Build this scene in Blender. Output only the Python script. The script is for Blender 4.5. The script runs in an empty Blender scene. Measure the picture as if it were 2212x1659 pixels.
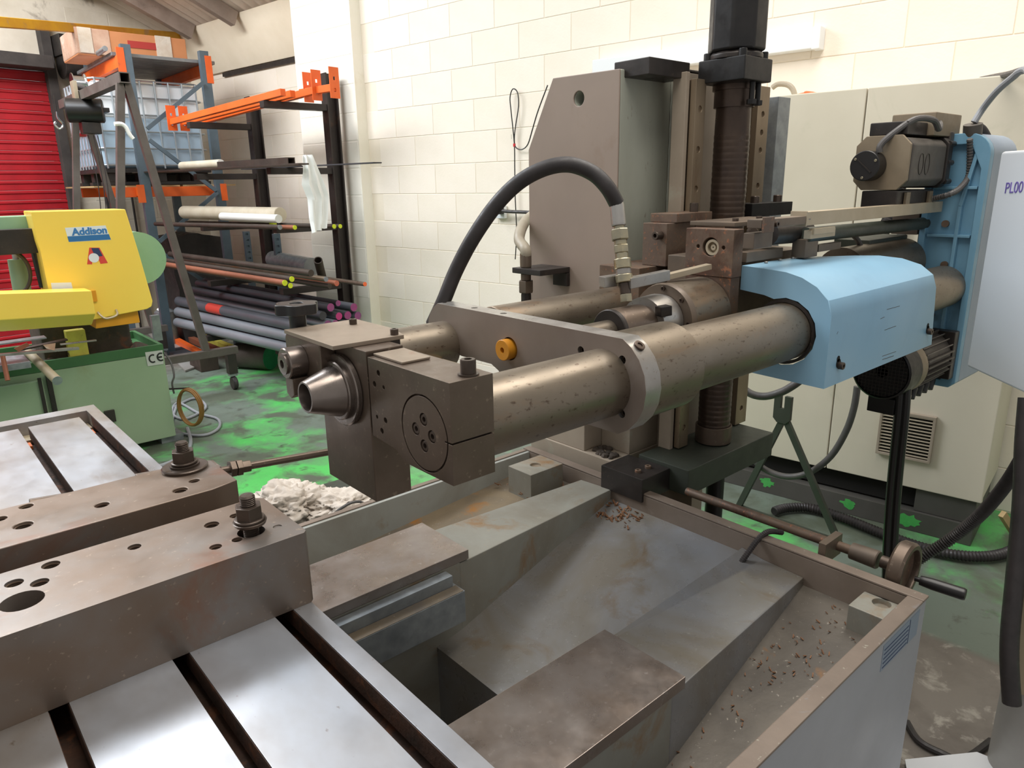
import bpy, bmesh, math, random
from mathutils import Vector, Matrix, noise
random.seed(7)
SC = bpy.context.scene
COL = SC.collection

# ---------------------------------------------------------------- camera
cam_data = bpy.data.cameras.new('camera')
cam_data.sensor_width = 36.0
cam_data.lens = 25.091
cam_data.clip_start = 0.05
cam = bpy.data.objects.new('camera', cam_data)
COL.objects.link(cam)
_r = Vector((750.279, -660.908, -16.785)).normalized(); _u = Vector((190.984, 192.364, 962.56)).normalized()
_f = _u.cross(_r)
_u = _r.cross(-_f) * -1
_m = Matrix((_r, _u, _r.cross(_u))).transposed().to_4x4()
_m.translation = (0, 0, 1.6)
cam.matrix_world = _m
SC.camera = cam
SC.view_settings.view_transform = 'Standard'
SC.view_settings.look = 'None'
SC.view_settings.gamma = 1.0
SC.view_settings.use_curve_mapping = False
SC.view_settings.exposure = 0.0

# ---------------------------------------------------------------- light
world = bpy.data.worlds.new('world'); SC.world = world
world.use_nodes = True
wb = world.node_tree.nodes['Background']
wb.inputs[0].default_value = (1.0, 0.98, 0.96, 1)
wb.inputs[1].default_value = 0.46
WY = 0.1421
def room(w, l, z):
    return (math.cos(WY)*w - math.sin(WY)*l, math.sin(WY)*w + math.cos(WY)*l, z)
def area(name, loc, target, sx, sy, power, color):
    d = bpy.data.lights.new(name, 'AREA'); d.shape = 'RECTANGLE'; d.size = sx; d.size_y = sy
    d.energy = power; d.color = color
    o = bpy.data.objects.new(name, d); COL.objects.link(o)
    o.location = loc
    o.rotation_euler = (Vector(target) - Vector(loc)).to_track_quat('-Z', 'Y').to_euler()
    return o
# rooflights of the shop, and an added fill lamp for the rear corner
area('rooflight_main', room(0.4, 6.0, 4.55), room(0.5, 5.8, 0), 2.4, 4.6, 430, (0.89, 0.94, 1.0))
area('corner_fill', room(1.4, 6.7, 4.3), room(4.4, 8.2, 2.2), 1.4, 1.4, 95, (1.0, 0.98, 0.94))  # added fill lamp, aimed at the dim rear corner wall
area('rooflight_right', room(2.2, 0.6, 4.3), room(2.6, 0.6, 0), 1.6, 4.4, 150, (1.0, 0.95, 0.88))

# ---------------------------------------------------------------- materials
MATS = {}
def lin(c):
    if isinstance(c, str):
        c = [int(c[i:i+2], 16)/255 for i in (0, 2, 4)]
    return tuple((x/12.92 if x <= 0.04045 else ((x+0.055)/1.055)**2.4) for x in c) + (1.0,)
def mat(name, c, c2=None, rough=0.5, metal=0.0, scale=6.0, lo=0.35, hi=0.65, c3=None, s3=3.0, lo3=0.58, hi3=0.68,
        bump=0.05, bscale=None, rvar=0.12, stretch=(1, 1, 1), spec=0.5, fine=None, distort=0.0):
    """noise-mottled surface; c3 = wear / rust patches, fine = (colour, scale, lo, hi) speckle"""
    m = bpy.data.materials.new(name); m.use_nodes = True
    nt = m.node_tree; N = nt.nodes; L = nt.links
    b = N['Principled BSDF']
    b.inputs['Metallic'].default_value = metal
    b.inputs['Roughness'].default_value = rough
    b.inputs['Specular IOR Level'].default_value = spec
    tc = N.new('ShaderNodeTexCoord'); mp = N.new('ShaderNodeMapping')
    mp.inputs['Scale'].default_value = stretch
    L.new(tc.outputs['Object'], mp.inputs['Vector'])
    def noisy(sc, det=6.0, dist=0.0, rgh=0.6):
        n = N.new('ShaderNodeTexNoise'); n.inputs['Scale'].default_value = sc
        n.inputs['Detail'].default_value = det; n.inputs['Roughness'].default_value = rgh
        n.inputs['Distortion'].default_value = dist
        L.new(mp.outputs['Vector'], n.inputs['Vector']); return n
    def ramp(n, lo, hi):
        r = N.new('ShaderNodeMapRange'); r.inputs['From Min'].default_value = lo; r.inputs['From Max'].default_value = hi
        r.clamp = True
        L.new(n.outputs['Fac'], r.inputs['Value']); return r
    def mixc(fac, a, bcol):
        x = N.new('ShaderNodeMix'); x.data_type = 'RGBA'
        L.new(fac.outputs[0], x.inputs[0])
        if isinstance(a, tuple): x.inputs[6].default_value = a
        else: L.new(a.outputs[2], x.inputs[6])
        x.inputs[7].default_value = bcol
        return x
    n1 = noisy(scale, dist=distort)
    cur = lin(c)
    if c2 is not None:
        cur = mixc(ramp(n1, lo, hi), cur, lin(c2))
    if c3 is not None:
        cur = mixc(ramp(noisy(s3, 8.0, 0.6, 0.65), lo3, hi3), cur, lin(c3))
    if fine is not None:
        cur = mixc(ramp(noisy(fine[1], 3.0), fine[2], fine[3]), cur, lin(fine[0]))
    if isinstance(cur, tuple): b.inputs['Base Color'].default_value = cur
    else: L.new(cur.outputs[2], b.inputs['Base Color'])
    if rvar:
        r = N.new('ShaderNodeMapRange'); r.inputs['From Min'].default_value = 0.3; r.inputs['From Max'].default_value = 0.7
        r.inputs['To Min'].default_value = max(0.03, rough-rvar); r.inputs['To Max'].default_value = min(1, rough+rvar)
        L.new(noisy(scale*2.3).outputs['Fac'], r.inputs['Value']); L.new(r.outputs[0], b.inputs['Roughness'])
    if bump:
        bp = N.new('ShaderNodeBump'); bp.inputs['Strength'].default_value = bump; bp.inputs['Distance'].default_value = 0.004
        L.new(noisy(bscale or scale*8).outputs['Fac'], bp.inputs['Height']); L.new(bp.outputs['Normal'], b.inputs['Normal'])
    MATS[name] = m
    return m

mat('brown_steel', '76675b', '62554a', 0.36, 0.6, 5, c3='85664a', s3=4, lo3=0.62, hi3=0.78, fine=('948474', 90, 0.62, 0.78))
mat('tray_wall', '9c9f9a', '8d8c84', 0.5, 0.0, 3.5, c3='86704f', s3=4.2, lo3=0.6, hi3=0.74, bump=0.08, distort=0.8)
mat('plate_tan', '9e9081', '8f8171', 0.45, 0.5, 5, c3='8a6048', s3=6, lo3=0.62, hi3=0.75)
mat('rail_steel', '94846f', '83735f', 0.38, 0.6, 8, c3='7a5f48', s3=5, lo3=0.58, hi3=0.7, stretch=(1, 1, 0.3))
mat('tube_steel', '8a7f70', '776d60', 0.38, 0.75, 5, c3='8d6a48', s3=3.5, lo3=0.54, hi3=0.72, fine=('5e5044', 120, 0.6, 0.72), stretch=(0.5, 1, 1))
mat('bright_steel', 'b9b7b3', 'a29d97', 0.34, 0.75, 6, fine=('8e8478', 90, 0.62, 0.75), bump=0.03)
mat('yoke_steel_shaded', '968a80', '8a7c72', 0.45, 0.4, 4, c3='a0968e', s3=5, lo3=0.6, hi3=0.8, bump=0.03)
mat('table_steel', 'adb1b8', '918981', 0.36, 0.65, 3, c3='866b53', s3=2.4, lo3=0.56, hi3=0.78, fine=('776a5e', 60, 0.68, 0.78), bump=0.03, stretch=(1, 0.6, 1))
mat('bar_steel', '7d6c5e', '827b75', 0.38, 0.5, 4, lo=0.42, hi=0.62, c3='85543a', s3=4.0, lo3=0.54, hi3=0.74, fine=('a39382', 100, 0.64, 0.76), bump=0.05)
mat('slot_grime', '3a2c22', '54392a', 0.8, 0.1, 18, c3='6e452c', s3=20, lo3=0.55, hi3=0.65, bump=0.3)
mat('pad_steel', '9a928d', '877a70', 0.34, 0.75, 7, c3='8b7460', s3=4, lo3=0.6, hi3=0.8, fine=('b0a8a2', 60, 0.62, 0.8), bump=0.03)
mat('rust_steel', '64554b', '73604f', 0.6, 0.35, 9, c3='54392c', s3=6, lo3=0.5, hi3=0.7, fine=('94644a', 80, 0.6, 0.7), bump=0.12)
mat('dark_steel', '2f2c2a', '3b3532', 0.42, 0.35, 8, fine=('4b4038', 80, 0.62, 0.74))
mat('black_steel', '1c1c1d', '282625', 0.4, 0.3, 9)
mat('screw_steel', '4a4038', '5c5048', 0.35, 0.6, 20)
mat('zinc', 'b8ad90', '9f9a88', 0.36, 0.8, 30, bump=0.02)
mat('galvanised', '9aa0a3', '83898d', 0.42, 0.6, 20)
mat('tray_paint', '8e8e85', '7e796d', 0.5, 0.0, 3.5, c3='836440', s3=4.2, lo3=0.55, hi3=0.68, fine=('8f8a7c', 60, 0.62, 0.72), bump=0.1, distort=0.8)
mat('tray_floor', '84868a', '756f65', 0.30, 0.25, 3.2, c3='6d5a41', s3=5, lo3=0.58, hi3=0.72, fine=('93928c', 70, 0.66, 0.74), bump=0.1, distort=0.6, spec=0.7)
mat('tray_dirt', '7b6c55', '5f574d', 0.5, 0.1, 4, c3='8f6433', s3=7, lo3=0.56, hi3=0.66, fine=('8a8378', 90, 0.66, 0.72), bump=0.25, distort=0.8)
mat('tray_outside', 'b0b4ba', 'a8abb0', 0.5, 0.0, 2.5, c3='9c9484', s3=3, lo3=0.66, hi3=0.8, bump=0.02)
mat('tray_dirt_dark', '6b645a', '524c45', 0.5, 0.1, 4, c3='80592f', s3=7, lo3=0.62, hi3=0.7, fine=('8a8378', 90, 0.66, 0.72), bump=0.25, distort=0.8)
mat('rear_brown', '84776c', '776a5e', 0.5, 0.1, 6, c3='948d85', s3=9, lo3=0.62, hi3=0.7, bump=0.08)
mat('louvre_grey', 'a59a86', rough=0.5, bump=0, rvar=0)
mat('rim_brown', '7f7165', '73665b', 0.5, 0.1, 6, c3='84868a', s3=9, lo3=0.6, hi3=0.68, fine=('9a9688', 80, 0.68, 0.74), bump=0.12)
mat('swarf', '8a6242', '6b4a33', 0.6, 0.2, 60, bump=0.4)
mat('column_tan', '978679', '8f7f73', 0.5, 0.0, 2.6, c3='85705f', s3=3, lo3=0.62, hi3=0.8, bump=0.02)
mat('column_grey', 'a7aa9d', '999b8e', 0.5, 0.0, 5, c3='a5a594', s3=4, lo3=0.58, hi3=0.75, fine=('7a7466', 60, 0.66, 0.76), bump=0.04, stretch=(1, 1, 0.4))
mat('column_light', 'a39686', '978a7a', 0.55, 0.0, 5, c3='a8a898', s3=6, lo3=0.6, hi3=0.75, bump=0.05)
mat('dark_green', '3c4139', '34382f', 0.5, 0.0, 5, c3='4c4336', s3=6, lo3=0.62, hi3=0.75)
mat('blue_paint', '88b4d0', '90b9d2', 0.36, 0.0, 2, c3='7fa3bf', s3=1.6, lo3=0.55, hi3=0.8, bump=0.01, rvar=0.04)
mat('blue_cast', '76a3bd', '6b98b2', 0.4, 0.0, 6, c3='4a6f88', s3=5, lo3=0.62, hi3=0.75)
mat('guard_grey', '94a2b2', '8c9aab', 0.45, 0.0, 3, bump=0.0)
mat('cabinet_paint', 'd3cbb9', 'cbc3b0', 0.5, 0.0, 1.5, c3='b9b6a0', s3=2.5, lo3=0.62, hi3=0.8, bump=0.01, rvar=0.05)
mat('gap_black', '15130f', rough=0.9, bump=0, rvar=0)
mat('plinth_grey', '55534e', '4a4843', 0.6, 0.0, 3, bump=0.05)
mat('green_splash', '46a551', '55b35c', 0.5, 0.0, 20)
mat('panel_white', 'd3d6da', rough=0.45, bump=0.0, rvar=0)
mat('marker_ink', '6a5aa0', rough=0.6, bump=0.0, rvar=0)
mat('rubber', '2a2727', '353030', 0.5, 0.0, 20, bump=0.05)
mat('rubber_grey', '4c4a4a', '555250', 0.5, 0.0, 20)
mat('cable_grey', '8f9297', rough=0.5, bump=0, rvar=0)
mat('hose_cream', 'a9a08e', '978d7b', 0.5, 0.0, 10)
mat('wall_white', 'efe5d8', 'e9dfcf', 0.75, 0.0, 2.0, c3='d9d2bd', s3=1.4, lo3=0.6, hi3=0.85, bump=0.25, bscale=60, rvar=0.05)
mat('wall_joint', 'e8ddcb', 'e0d5c2', 0.85, 0.0, 2.0, bump=0.2, bscale=50)
mat('pillar_white', 'f0ebdf', 'eae4d5', 0.75, 0.0, 2.5, c3='d8cdb4', s3=2.2, lo3=0.62, hi3=0.85, bump=0.3, bscale=40)
mat('end_wall_paint', 'ded5c6', 'cdc3b2', 0.85, 0.0, 3, c3='85796c', s3=2.5, lo3=0.6, hi3=0.72, bump=0.3, bscale=30)
mat('roof_sheet', 'dccfc2', 'c9bcaf', 0.85, 0.0, 3, c3='8b7f76', s3=2.2, lo3=0.6, hi3=0.72, bump=0.4, bscale=30)
mat('roof_steel', 'a3948a', '8d7f76', 0.7, 0.0, 5, c3='6d625b', s3=4, lo3=0.6, hi3=0.75)
mat('roof_dark', '453f3c', '35302e', 0.8, 0.0, 5)
mat('cove_cream', 'f0e5d0', 'e8dcc5', 0.7, 0.0, 3, bump=0.05)
mat('shutter_red', 'b3121f', '9c0f1c', 0.6, 0.1, 4, c3='7f0d18', s3=5, lo3=0.6, hi3=0.8)
mat('crane_yellow', 'dba61f', 'c98f25', 0.5, 0.0, 4, c3='b28a5a', s3=5, lo3=0.58, hi3=0.66)
mat('saw_yellow', 'fddb60', 'fbd558', 0.30, 0.0, 1.5, bump=0.0, rvar=0.03)
mat('saw_orange', 'dd9a25', 'd18f20', 0.4, 0.0, 2, bump=0.0)
mat('saw_green', '94a98b', '8aa082', 0.45, 0.0, 1.6, c3='84916c', s3=2.2, lo3=0.6, hi3=0.8, bump=0.01)
mat('saw_green_dark', '3f6b41', '385f3a', 0.45, 0.0, 3)
mat('saw_green_pale', '93b894', '86ad88', 0.35, 0.0, 3)
mat('grime', '3b352f', '50443a', 0.75, 0.1, 10, c3='6b4430', s3=8, lo3=0.55, hi3=0.65, bump=0.3)
mat('rack_blue', '5f6f7b', '56656f', 0.45, 0.3, 6)
mat('rack_orange', 'ee6a26', 'df5f22', 0.45, 0.0, 4, c3='a9552f', s3=8, lo3=0.64, hi3=0.72)
mat('gantry_steel', '6a635e', '5a534e', 0.5, 0.4, 5)
mat('canti_black', '2a2422', '332b27', 0.55, 0.2, 5, c3='4a3529', s3=5, lo3=0.6, hi3=0.72)
mat('cage_wire', 'b4bcc2', rough=0.35, metal=0.7, bump=0, rvar=0)
mat('tank_white', 'f2f5f8', 'ecf0f4', 0.35, 0.0, 1.5, bump=0, rvar=0.03)
mat('tank_liquid', 'bacfe0', 'b0c7da', 0.35, 0.0, 1.2, bump=0, rvar=0.03)
mat('pallet_black', '1d1c1d', '2b2826', 0.6, 0.0, 6)
mat('cardboard', 'c58457', 'b9794e', 0.7, 0.0, 3, bump=0.02)
mat('cardboard_wrap', 'b48a74', 'c9a892', 0.35, 0.0, 7, c3='d8c8bc', s3=5, lo3=0.6, hi3=0.7)
mat('tape_clear', 'cfc5b8', 'bfae9c', 0.3, 0.0, 8)
mat('red_print', 'a6322c', rough=0.6, bump=0, rvar=0)
mat('deck_grey', '8d8f90', '7a7c7d', 0.5, 0.4, 4)
mat('pipe_grey', '6a6d75', '5f6269', 0.45, 0.35, 3, c3='8a8d94', s3=2.5, lo3=0.6, hi3=0.8, stretch=(1, 0.4, 1))
mat('pipe_dark', '45444a', '3a393d', 0.5, 0.3, 4, stretch=(1, 0.4, 1))
mat('pipe_light', '8e9299', '7f838a', 0.45, 0.3, 3, stretch=(1, 0.4, 1))
mat('bar_rust', '9a5e45', '84503c', 0.6, 0.2, 5, stretch=(1, 0.4, 1))
mat('bar_dark', '4b4038', '3d342e', 0.55, 0.3, 5)
mat('purple_end', '8f4a7d', 'a03a76', 0.6, 0.0, 12, c3='6a4a70', s3=9, lo3=0.5, hi3=0.7)
mat('magenta_end', 'c0397c', rough=0.6)
mat('lime_end', 'd6e21f', 'c3cf25', 0.5, 0.0, 12)
mat('orange_end', 'ee6a35', rough=0.5)
mat('pink_rust_end', 'b0705a', 'c9503a', 0.6, 0.0, 20)
mat('paper_roll', 'd6cdb9', 'c4b79f', 0.6, 0.0, 5)
mat('paper_white', 'e6e6e0', rough=0.6, bump=0, rvar=0)
mat('cloth_white', 'f4f4f2', 'efefee', 0.8, 0.0, 5)
mat('rag_cloth', 'cfc6bb', 'bbb0a4', 0.9, 0.0, 6, c3='978b7e', s3=7, lo3=0.6, hi3=0.74, bump=0.3, bscale=40)
mat('green_end', '1f8a55', '177a49', 0.5, 0.0, 10)
mat('billet_steel', '544a43', '463d37', 0.5, 0.3, 5)
mat('yellow_paint', 'd3cb5a', 'bdb24c', 0.6, 0.0, 12, c3='5a5340', s3=12, lo3=0.6, hi3=0.66)
mat('coil_amber', '8a642f', '7a5627', 0.5, 0.1, 10)
mat('plug_orange', 'e09a2c', 'd08b24', 0.45, 0.0, 10)
mat('knob_black', '1e1c1c', rough=0.35, bump=0.02, rvar=0)
mat('machined_taper', '8f857e', '7f756e', 0.3, 0.85, 10, bump=0.01)
mat('paint_tan', 'a89a80', '9a8c72', 0.5, 0.0, 4)
mat('label_white', 'dfe5ea', rough=0.5, bump=0, rvar=0)
mat('label_blue', '2e6ea8', rough=0.5, bump=0, rvar=0)
mat('label_red', 'd8483c', rough=0.5, bump=0, rvar=0)
mat('label_silver', 'b9bcb8', rough=0.45, bump=0, rvar=0)
mat('ink_black', '1a1a1a', rough=0.6, bump=0, rvar=0)
mat('ink_navy', '2b3a5e', rough=0.6, bump=0, rvar=0)
mat('ink_blue', '3a78b4', rough=0.6, bump=0, rvar=0)
mat('trunking', 'dfe2e4', rough=0.45, bump=0, rvar=0)
mat('wood_tan', 'b89f72', 'a88f63', 0.7, 0.0, 6)
mat('plate_grey', 'a5a39f', '97948e', 0.5, 0.3, 3)
mat('red_plastic', 'c8333a', rough=0.4, bump=0, rvar=0)
mat('chrome', 'd9dcdf', rough=0.18, metal=1.0, bump=0, rvar=0)
mat('motor_grey', '4e4944', '57524c', 0.5, 0.1, 8, c3='6a6258', s3=6, lo3=0.6, hi3=0.75)
mat('motor_brown', '8b7d68', '7d705d', 0.5, 0.2, 8)
mat('aluminium_worn', 'b7aa94', 'a99a82', 0.4, 0.4, 5, bump=0.02)
mat('slide_brown', '655a50', '756657', 0.45, 0.4, 7)
mat('screw_dark', '453a34', '54463c', 0.35, 0.6, 10, c3='5f4536', s3=3, lo3=0.6, hi3=0.75)
mat('orange_peel_paint', 'ee7a35', rough=0.5)

# ---------------------------------------------------------------- mesh builder
class MB:
    def __init__(self): self.bm = bmesh.new()
    def box(self, x0, x1, y0, y1, z0, z1):
        return self.hexa([(x0,y0,z0),(x1,y0,z0),(x1,y1,z0),(x0,y1,z0),(x0,y0,z1),(x1,y0,z1),(x1,y1,z1),(x0,y1,z1)])
    def hexa(self, p):
        v = [self.bm.verts.new(q) for q in p]
        for f in ((0,3,2,1),(4,5,6,7),(0,1,5,4),(1,2,6,5),(2,3,7,6),(3,0,4,7)):
            self.bm.faces.new([v[i] for i in f])
        return self
    def beam(self, a, b, w, h, up=(0,0,1)):
        """rectangular bar from a to b, w across, h along up"""
        a = Vector(a); b = Vector(b); d = (b-a).normalized()
        s = d.cross(Vector(up)).normalized(); u = s.cross(d)
        pts = []
        for c, in ((a,), (b,)):
            for i, j in ((-1,-1),(1,-1),(1,1),(-1,1)):
                pts.append(c + s*w/2*i + u*h/2*j)
        self.hexa([pts[0], pts[1], pts[5], pts[4], pts[3], pts[2], pts[6], pts[7]])
        return self
    def prism(self, pts, axis, a, b):
        def P(p, t):
            return {'x': (t, p[0], p[1]), 'y': (p[0], t, p[1]), 'z': (p[0], p[1], t)}[axis]
        v0 = [self.bm.verts.new(P(p, a)) for p in pts]; v1 = [self.bm.verts.new(P(p, b)) for p in pts]
        n = len(pts)
        self.bm.faces.new(v0); self.bm.faces.new(v1[::-1])
        for i in range(n):
            self.bm.faces.new((v0[i], v1[i], v1[(i+1) % n], v0[(i+1) % n]))
        return self
    def lathe(self, p0, d, prof, n=28, ref=None, closed=True):
        """prof: (t along d, r) rings"""
        p0 = Vector(p0); d = Vector(d).normalized()
        a = d.orthogonal().normalized() if ref is None else Vector(ref)
        b = d.cross(a).normalized(); a = b.cross(d)
        rings = []
        for t, r in prof:
            c = p0 + d*t
            if r <= 1e-6: rings.append([self.bm.verts.new(c)])
            else: rings.append([self.bm.verts.new(c + (a*math.cos(2*math.pi*i/n) + b*math.sin(2*math.pi*i/n))*r) for i in range(n)])
        for k in range(len(rings)-1):
            A, B_ = rings[k], rings[k+1]
            for i in range(n):
                j = (i+1) % n
                if len(A) == 1 and len(B_) == 1: continue
                if len(A) == 1: self.bm.faces.new((A[0], B_[j], B_[i]))
                elif len(B_) == 1: self.bm.faces.new((A[i], A[j], B_[0]))
                else: self.bm.faces.new((A[i], A[j], B_[j], B_[i]))
        if closed:
            if len(rings[0]) > 1: self.bm.faces.new(rings[0][::-1])
            if len(rings[-1]) > 1: self.bm.faces.new(rings[-1])
        return self
    def cyl(self, a, b, r, r1=None, n=28):
        a = Vector(a); b = Vector(b)
        return self.lathe(a, b-a, [(0, r), ((b-a).length, r if r1 is None else r1)], n)
    def pipe(self, a, b, ro, ri, n=28):
        a = Vector(a); b = Vector(b); L = (b-a).length
        self.lathe(a, b-a, [(0, ri), (0, ro), (L, ro), (L, ri), (0, ri)], n, closed=False)
        return self
    def sweep(self, path, r, n=8, smooth=4, ribs=None, closed=False):
        pts = [Vector(p) for p in path]
        if smooth and len(pts) > 2:
            out = []
            m = len(pts)
            for i in range(m if closed else m-1):
                if closed: p = [pts[(i-1) % m], pts[i], pts[(i+1) % m], pts[(i+2) % m]]
                else: p = [pts[max(0, i-1)], pts[i], pts[i+1], pts[min(m-1, i+2)]]
                for k in range(smooth):
                    t = k/smooth
                    out.append(0.5*((2*p[1]) + (p[2]-p[0])*t + (2*p[0]-5*p[1]+4*p[2]-p[3])*t*t + (3*p[1]-p[0]-3*p[2]+p[3])*t**3))
            if not closed: out.append(pts[-1])
            pts = out
        if ribs:
            L = sum((pts[i+1]-pts[i]).length for i in range(len(pts)-1)); m = max(4, int(L/ribs)*2)
            acc = [0]
            for i in range(len(pts)-1): acc.append(acc[-1] + (pts[i+1]-pts[i]).length)
            out = []; j = 0
            for k in range(m+1):
                s = L*k/m
                while j < len(pts)-2 and acc[j+1] < s: j += 1
                t = (s-acc[j])/max(1e-9, acc[j+1]-acc[j]); out.append(pts[j].lerp(pts[j+1], min(1, t)))
            pts = out
        nrm = None; rings = []
        m = len(pts)
        for i, p in enumerate(pts):
            if closed: d = (pts[(i+1) % m] - pts[i-1]).normalized()
            else: d = (pts[min(i+1, m-1)] - pts[max(i-1, 0)]).normalized()
            if nrm is None: nrm = d.orthogonal().normalized()
            nrm = (nrm - d*nrm.dot(d)).normalized()
            b = d.cross(nrm)
            rr = r*(1.0 if not ribs else (1.06 if i % 2 else 0.86))
            rings.append([self.bm.verts.new(p + (nrm*math.cos(2*math.pi*k/n) + b*math.sin(2*math.pi*k/n))*rr) for k in range(n)])
        for i in range(m if closed else m-1):
            A = rings[i]; B_ = rings[(i+1) % m]
            for k in range(n):
                self.bm.faces.new((A[k], A[(k+1) % n], B_[(k+1) % n], B_[k]))
        if not closed:
            self.bm.faces.new(rings[0][::-1]); self.bm.faces.new(rings[-1])
        return self
    def cut(self, other):
        obs = []
        for mb in (self, other):
            bmesh.ops.recalc_face_normals(mb.bm, faces=mb.bm.faces)
            me = bpy.data.meshes.new('tmp'); mb.bm.to_mesh(me); o = bpy.data.objects.new('tmp', me); COL.objects.link(o); obs.append(o)
        md = obs[0].modifiers.new('b', 'BOOLEAN'); md.operation = 'DIFFERENCE'; md.object = obs[1]; md.solver = 'EXACT'
        md.use_self = True
        bpy.context.view_layer.update()
        ev = obs[0].evaluated_get(bpy.context.evaluated_depsgraph_get())
        me = bpy.data.meshes.new_from_object(ev)
        self.bm.free(); self.bm = bmesh.new(); self.bm.from_mesh(me)
        for o in obs:
            m_ = o.data; bpy.data.objects.remove(o); bpy.data.meshes.remove(m_)
        bpy.data.meshes.remove(me)
        return self
    def add(self, other):
        me = bpy.data.meshes.new('t'); other.bm.to_mesh(me); self.bm.from_mesh(me); bpy.data.meshes.remove(me); return self
    def mesh(self, name, material, bevel=0.0, ang=32, seg=2):
        bm = self.bm
        bmesh.ops.recalc_face_normals(bm, faces=bm.faces)
        if bevel:
            es = [e for e in bm.edges if len(e.link_faces) == 2 and e.calc_face_angle(0) > math.radians(ang)]
            bmesh.ops.bevel(bm, geom=es, offset=bevel, segments=seg, affect='EDGES', clamp_overlap=True, profile=0.5)
        for f in bm.faces: f.smooth = True
        for e in bm.edges:
            if len(e.link_faces) != 2 or e.calc_face_angle(0) > math.radians(ang): e.smooth = False
        me = bpy.data.meshes.new(name); bm.to_mesh(me); bm.free()
        me.materials.append(MATS[material])
        return me
    def build(self, name, material, parent=None, bevel=0.0, ang=32, seg=2, **tags):
        me = self.mesh(name, material, bevel, ang, seg)
        o = bpy.data.objects.new(name, me); COL.objects.link(o)
        if len(me.polygons) > 8:
            wn = o.modifiers.new('normals', 'WEIGHTED_NORMAL'); wn.keep_sharp = True; wn.weight = 90
        if parent is not None:
            o.parent = parent; o.matrix_parent_inverse = Matrix.Translation(-world_loc(parent))
        tag(o, **tags)
        return o
def world_loc(o):
    v = Vector(o.location)
    if o.parent is not None:
        v = v + world_loc(o.parent) + o.matrix_parent_inverse.translation
    return v
def tag(o, label=None, cat=None, group=None, kind=None):
    if label: o['label'] = label
    if cat: o['category'] = cat
    if group: o['group'] = group
    if kind: o['kind'] = kind
    return o
def thing(name, loc, label, cat, group=None):
    o = bpy.data.objects.new(name, None); COL.objects.link(o); o.location = loc
    o.empty_display_size = 0.05
    return tag(o, label, cat, group)
def circle(cx, cy, r, n=24, a0=0.0, a1=2*math.pi):
    full = abs(a1-a0-2*math.pi) < 1e-6
    return [(cx + r*math.cos(a0 + (a1-a0)*i/(n if full else n-1)), cy + r*math.sin(a0 + (a1-a0)*i/(n if full else n-1))) for i in range(n)]
def copy_tree(o, parent=None, off=(0, 0, 0)):
    c = o.copy(); COL.objects.link(c)
    if parent is not None:
        c.parent = parent; c.matrix_parent_inverse = o.matrix_parent_inverse.copy()
    else:
        c.location = Vector(o.location) + Vector(off)
    for ch in list(o.children): copy_tree(ch, c)
    return c
def add_text(body, size, origin, xdir, ydir, material, name, parent, ext=0.0006, bold=0.0, **tags):
    cu = bpy.data.curves.new(name, 'FONT'); cu.body = body; cu.size = size; cu.extrude = ext; cu.offset = bold
    o = bpy.data.objects.new(name, cu); COL.objects.link(o)
    bpy.context.view_layer.update()
    me = bpy.data.meshes.new_from_object(o.evaluated_get(bpy.context.evaluated_depsgraph_get()))
    bpy.data.objects.remove(o); bpy.data.curves.remove(cu)
    x = Vector(xdir).normalized(); y = Vector(ydir).normalized(); z = x.cross(y)
    M_ = Matrix((x, y, z)).transposed().to_4x4(); M_.translation = origin
    me.transform(M_); me.materials.clear(); me.materials.append(MATS[material])
    o = bpy.data.objects.new(name, me); COL.objects.link(o)
    if parent is not None:
        o.parent = parent; o.matrix_parent_inverse = Matrix.Translation(-world_loc(parent))
    tag(o, **tags)
    return o
def cap_screw(mb, p, d, r=0.008, h=0.012, sock=True):
    p = Vector(p); d = Vector(d).normalized()
    if sock:
        mb.lathe(p, d, [(0, r), (h*0.9, r), (h, r*0.9), (h, r*0.5), (h*0.45, r*0.45), (h*0.45, 0)], 20)
    else:
        mb.cyl(p, p+d*h, r)
    return mb

# ================================================================ the setting
def rb(mb, w0, w1, l0, l1, z0, z1):
    """box aligned with the room walls"""
    return mb.hexa([room(w0,l0,z0), room(w1,l0,z0), room(w1,l1,z0), room(w0,l1,z0), room(w0,l0,z1), room(w1,l0,z1), room(w1,l1,z1), room(w0,l1,z1)])

# floor: worn green paint over grey concrete
fm = bpy.data.materials.new('floor_paint'); fm.use_nodes = True
nt = fm.node_tree; N = nt.nodes; L = nt.links; pb = N['Principled BSDF']
tc = N.new('ShaderNodeTexCoord')
def fn(sc, det=7, rg=0.62, dist=0.4):
    n = N.new('ShaderNodeTexNoise'); n.inputs['Scale'].default_value = sc; n.inputs['Detail'].default_value = det
    n.inputs['Roughness'].default_value = rg; n.inputs['Distortion'].default_value = dist
    L.new(tc.outputs['Object'], n.inputs['Vector']); return n
def fr(sock, lo, hi, a=0.0, b=1.0):
    r = N.new('ShaderNodeMapRange'); r.inputs[1].default_value = lo; r.inputs[2].default_value = hi
    r.inputs[3].default_value = a; r.inputs[4].default_value = b; L.new(sock, r.inputs[0]); return r.outputs[0]
def fx(fac, a, b):
    x = N.new('ShaderNodeMix'); x.data_type = 'RGBA'; L.new(fac, x.inputs[0])
    for i, c in ((6, a), (7, b)):
        if isinstance(c, tuple): x.inputs[i].default_value = c
        else: L.new(c, x.inputs[i])
    return x.outputs[2]
def fmul(a, b, op='MULTIPLY'):
    m_ = N.new('ShaderNodeMath'); m_.operation = op
    for i, s in enumerate((a, b)):
        if isinstance(s, (int, float)): m_.inputs[i].default_value = s
        else: L.new(s, m_.inputs[i])
    m_.use_clamp = True
    return m_.outputs[0]
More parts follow.
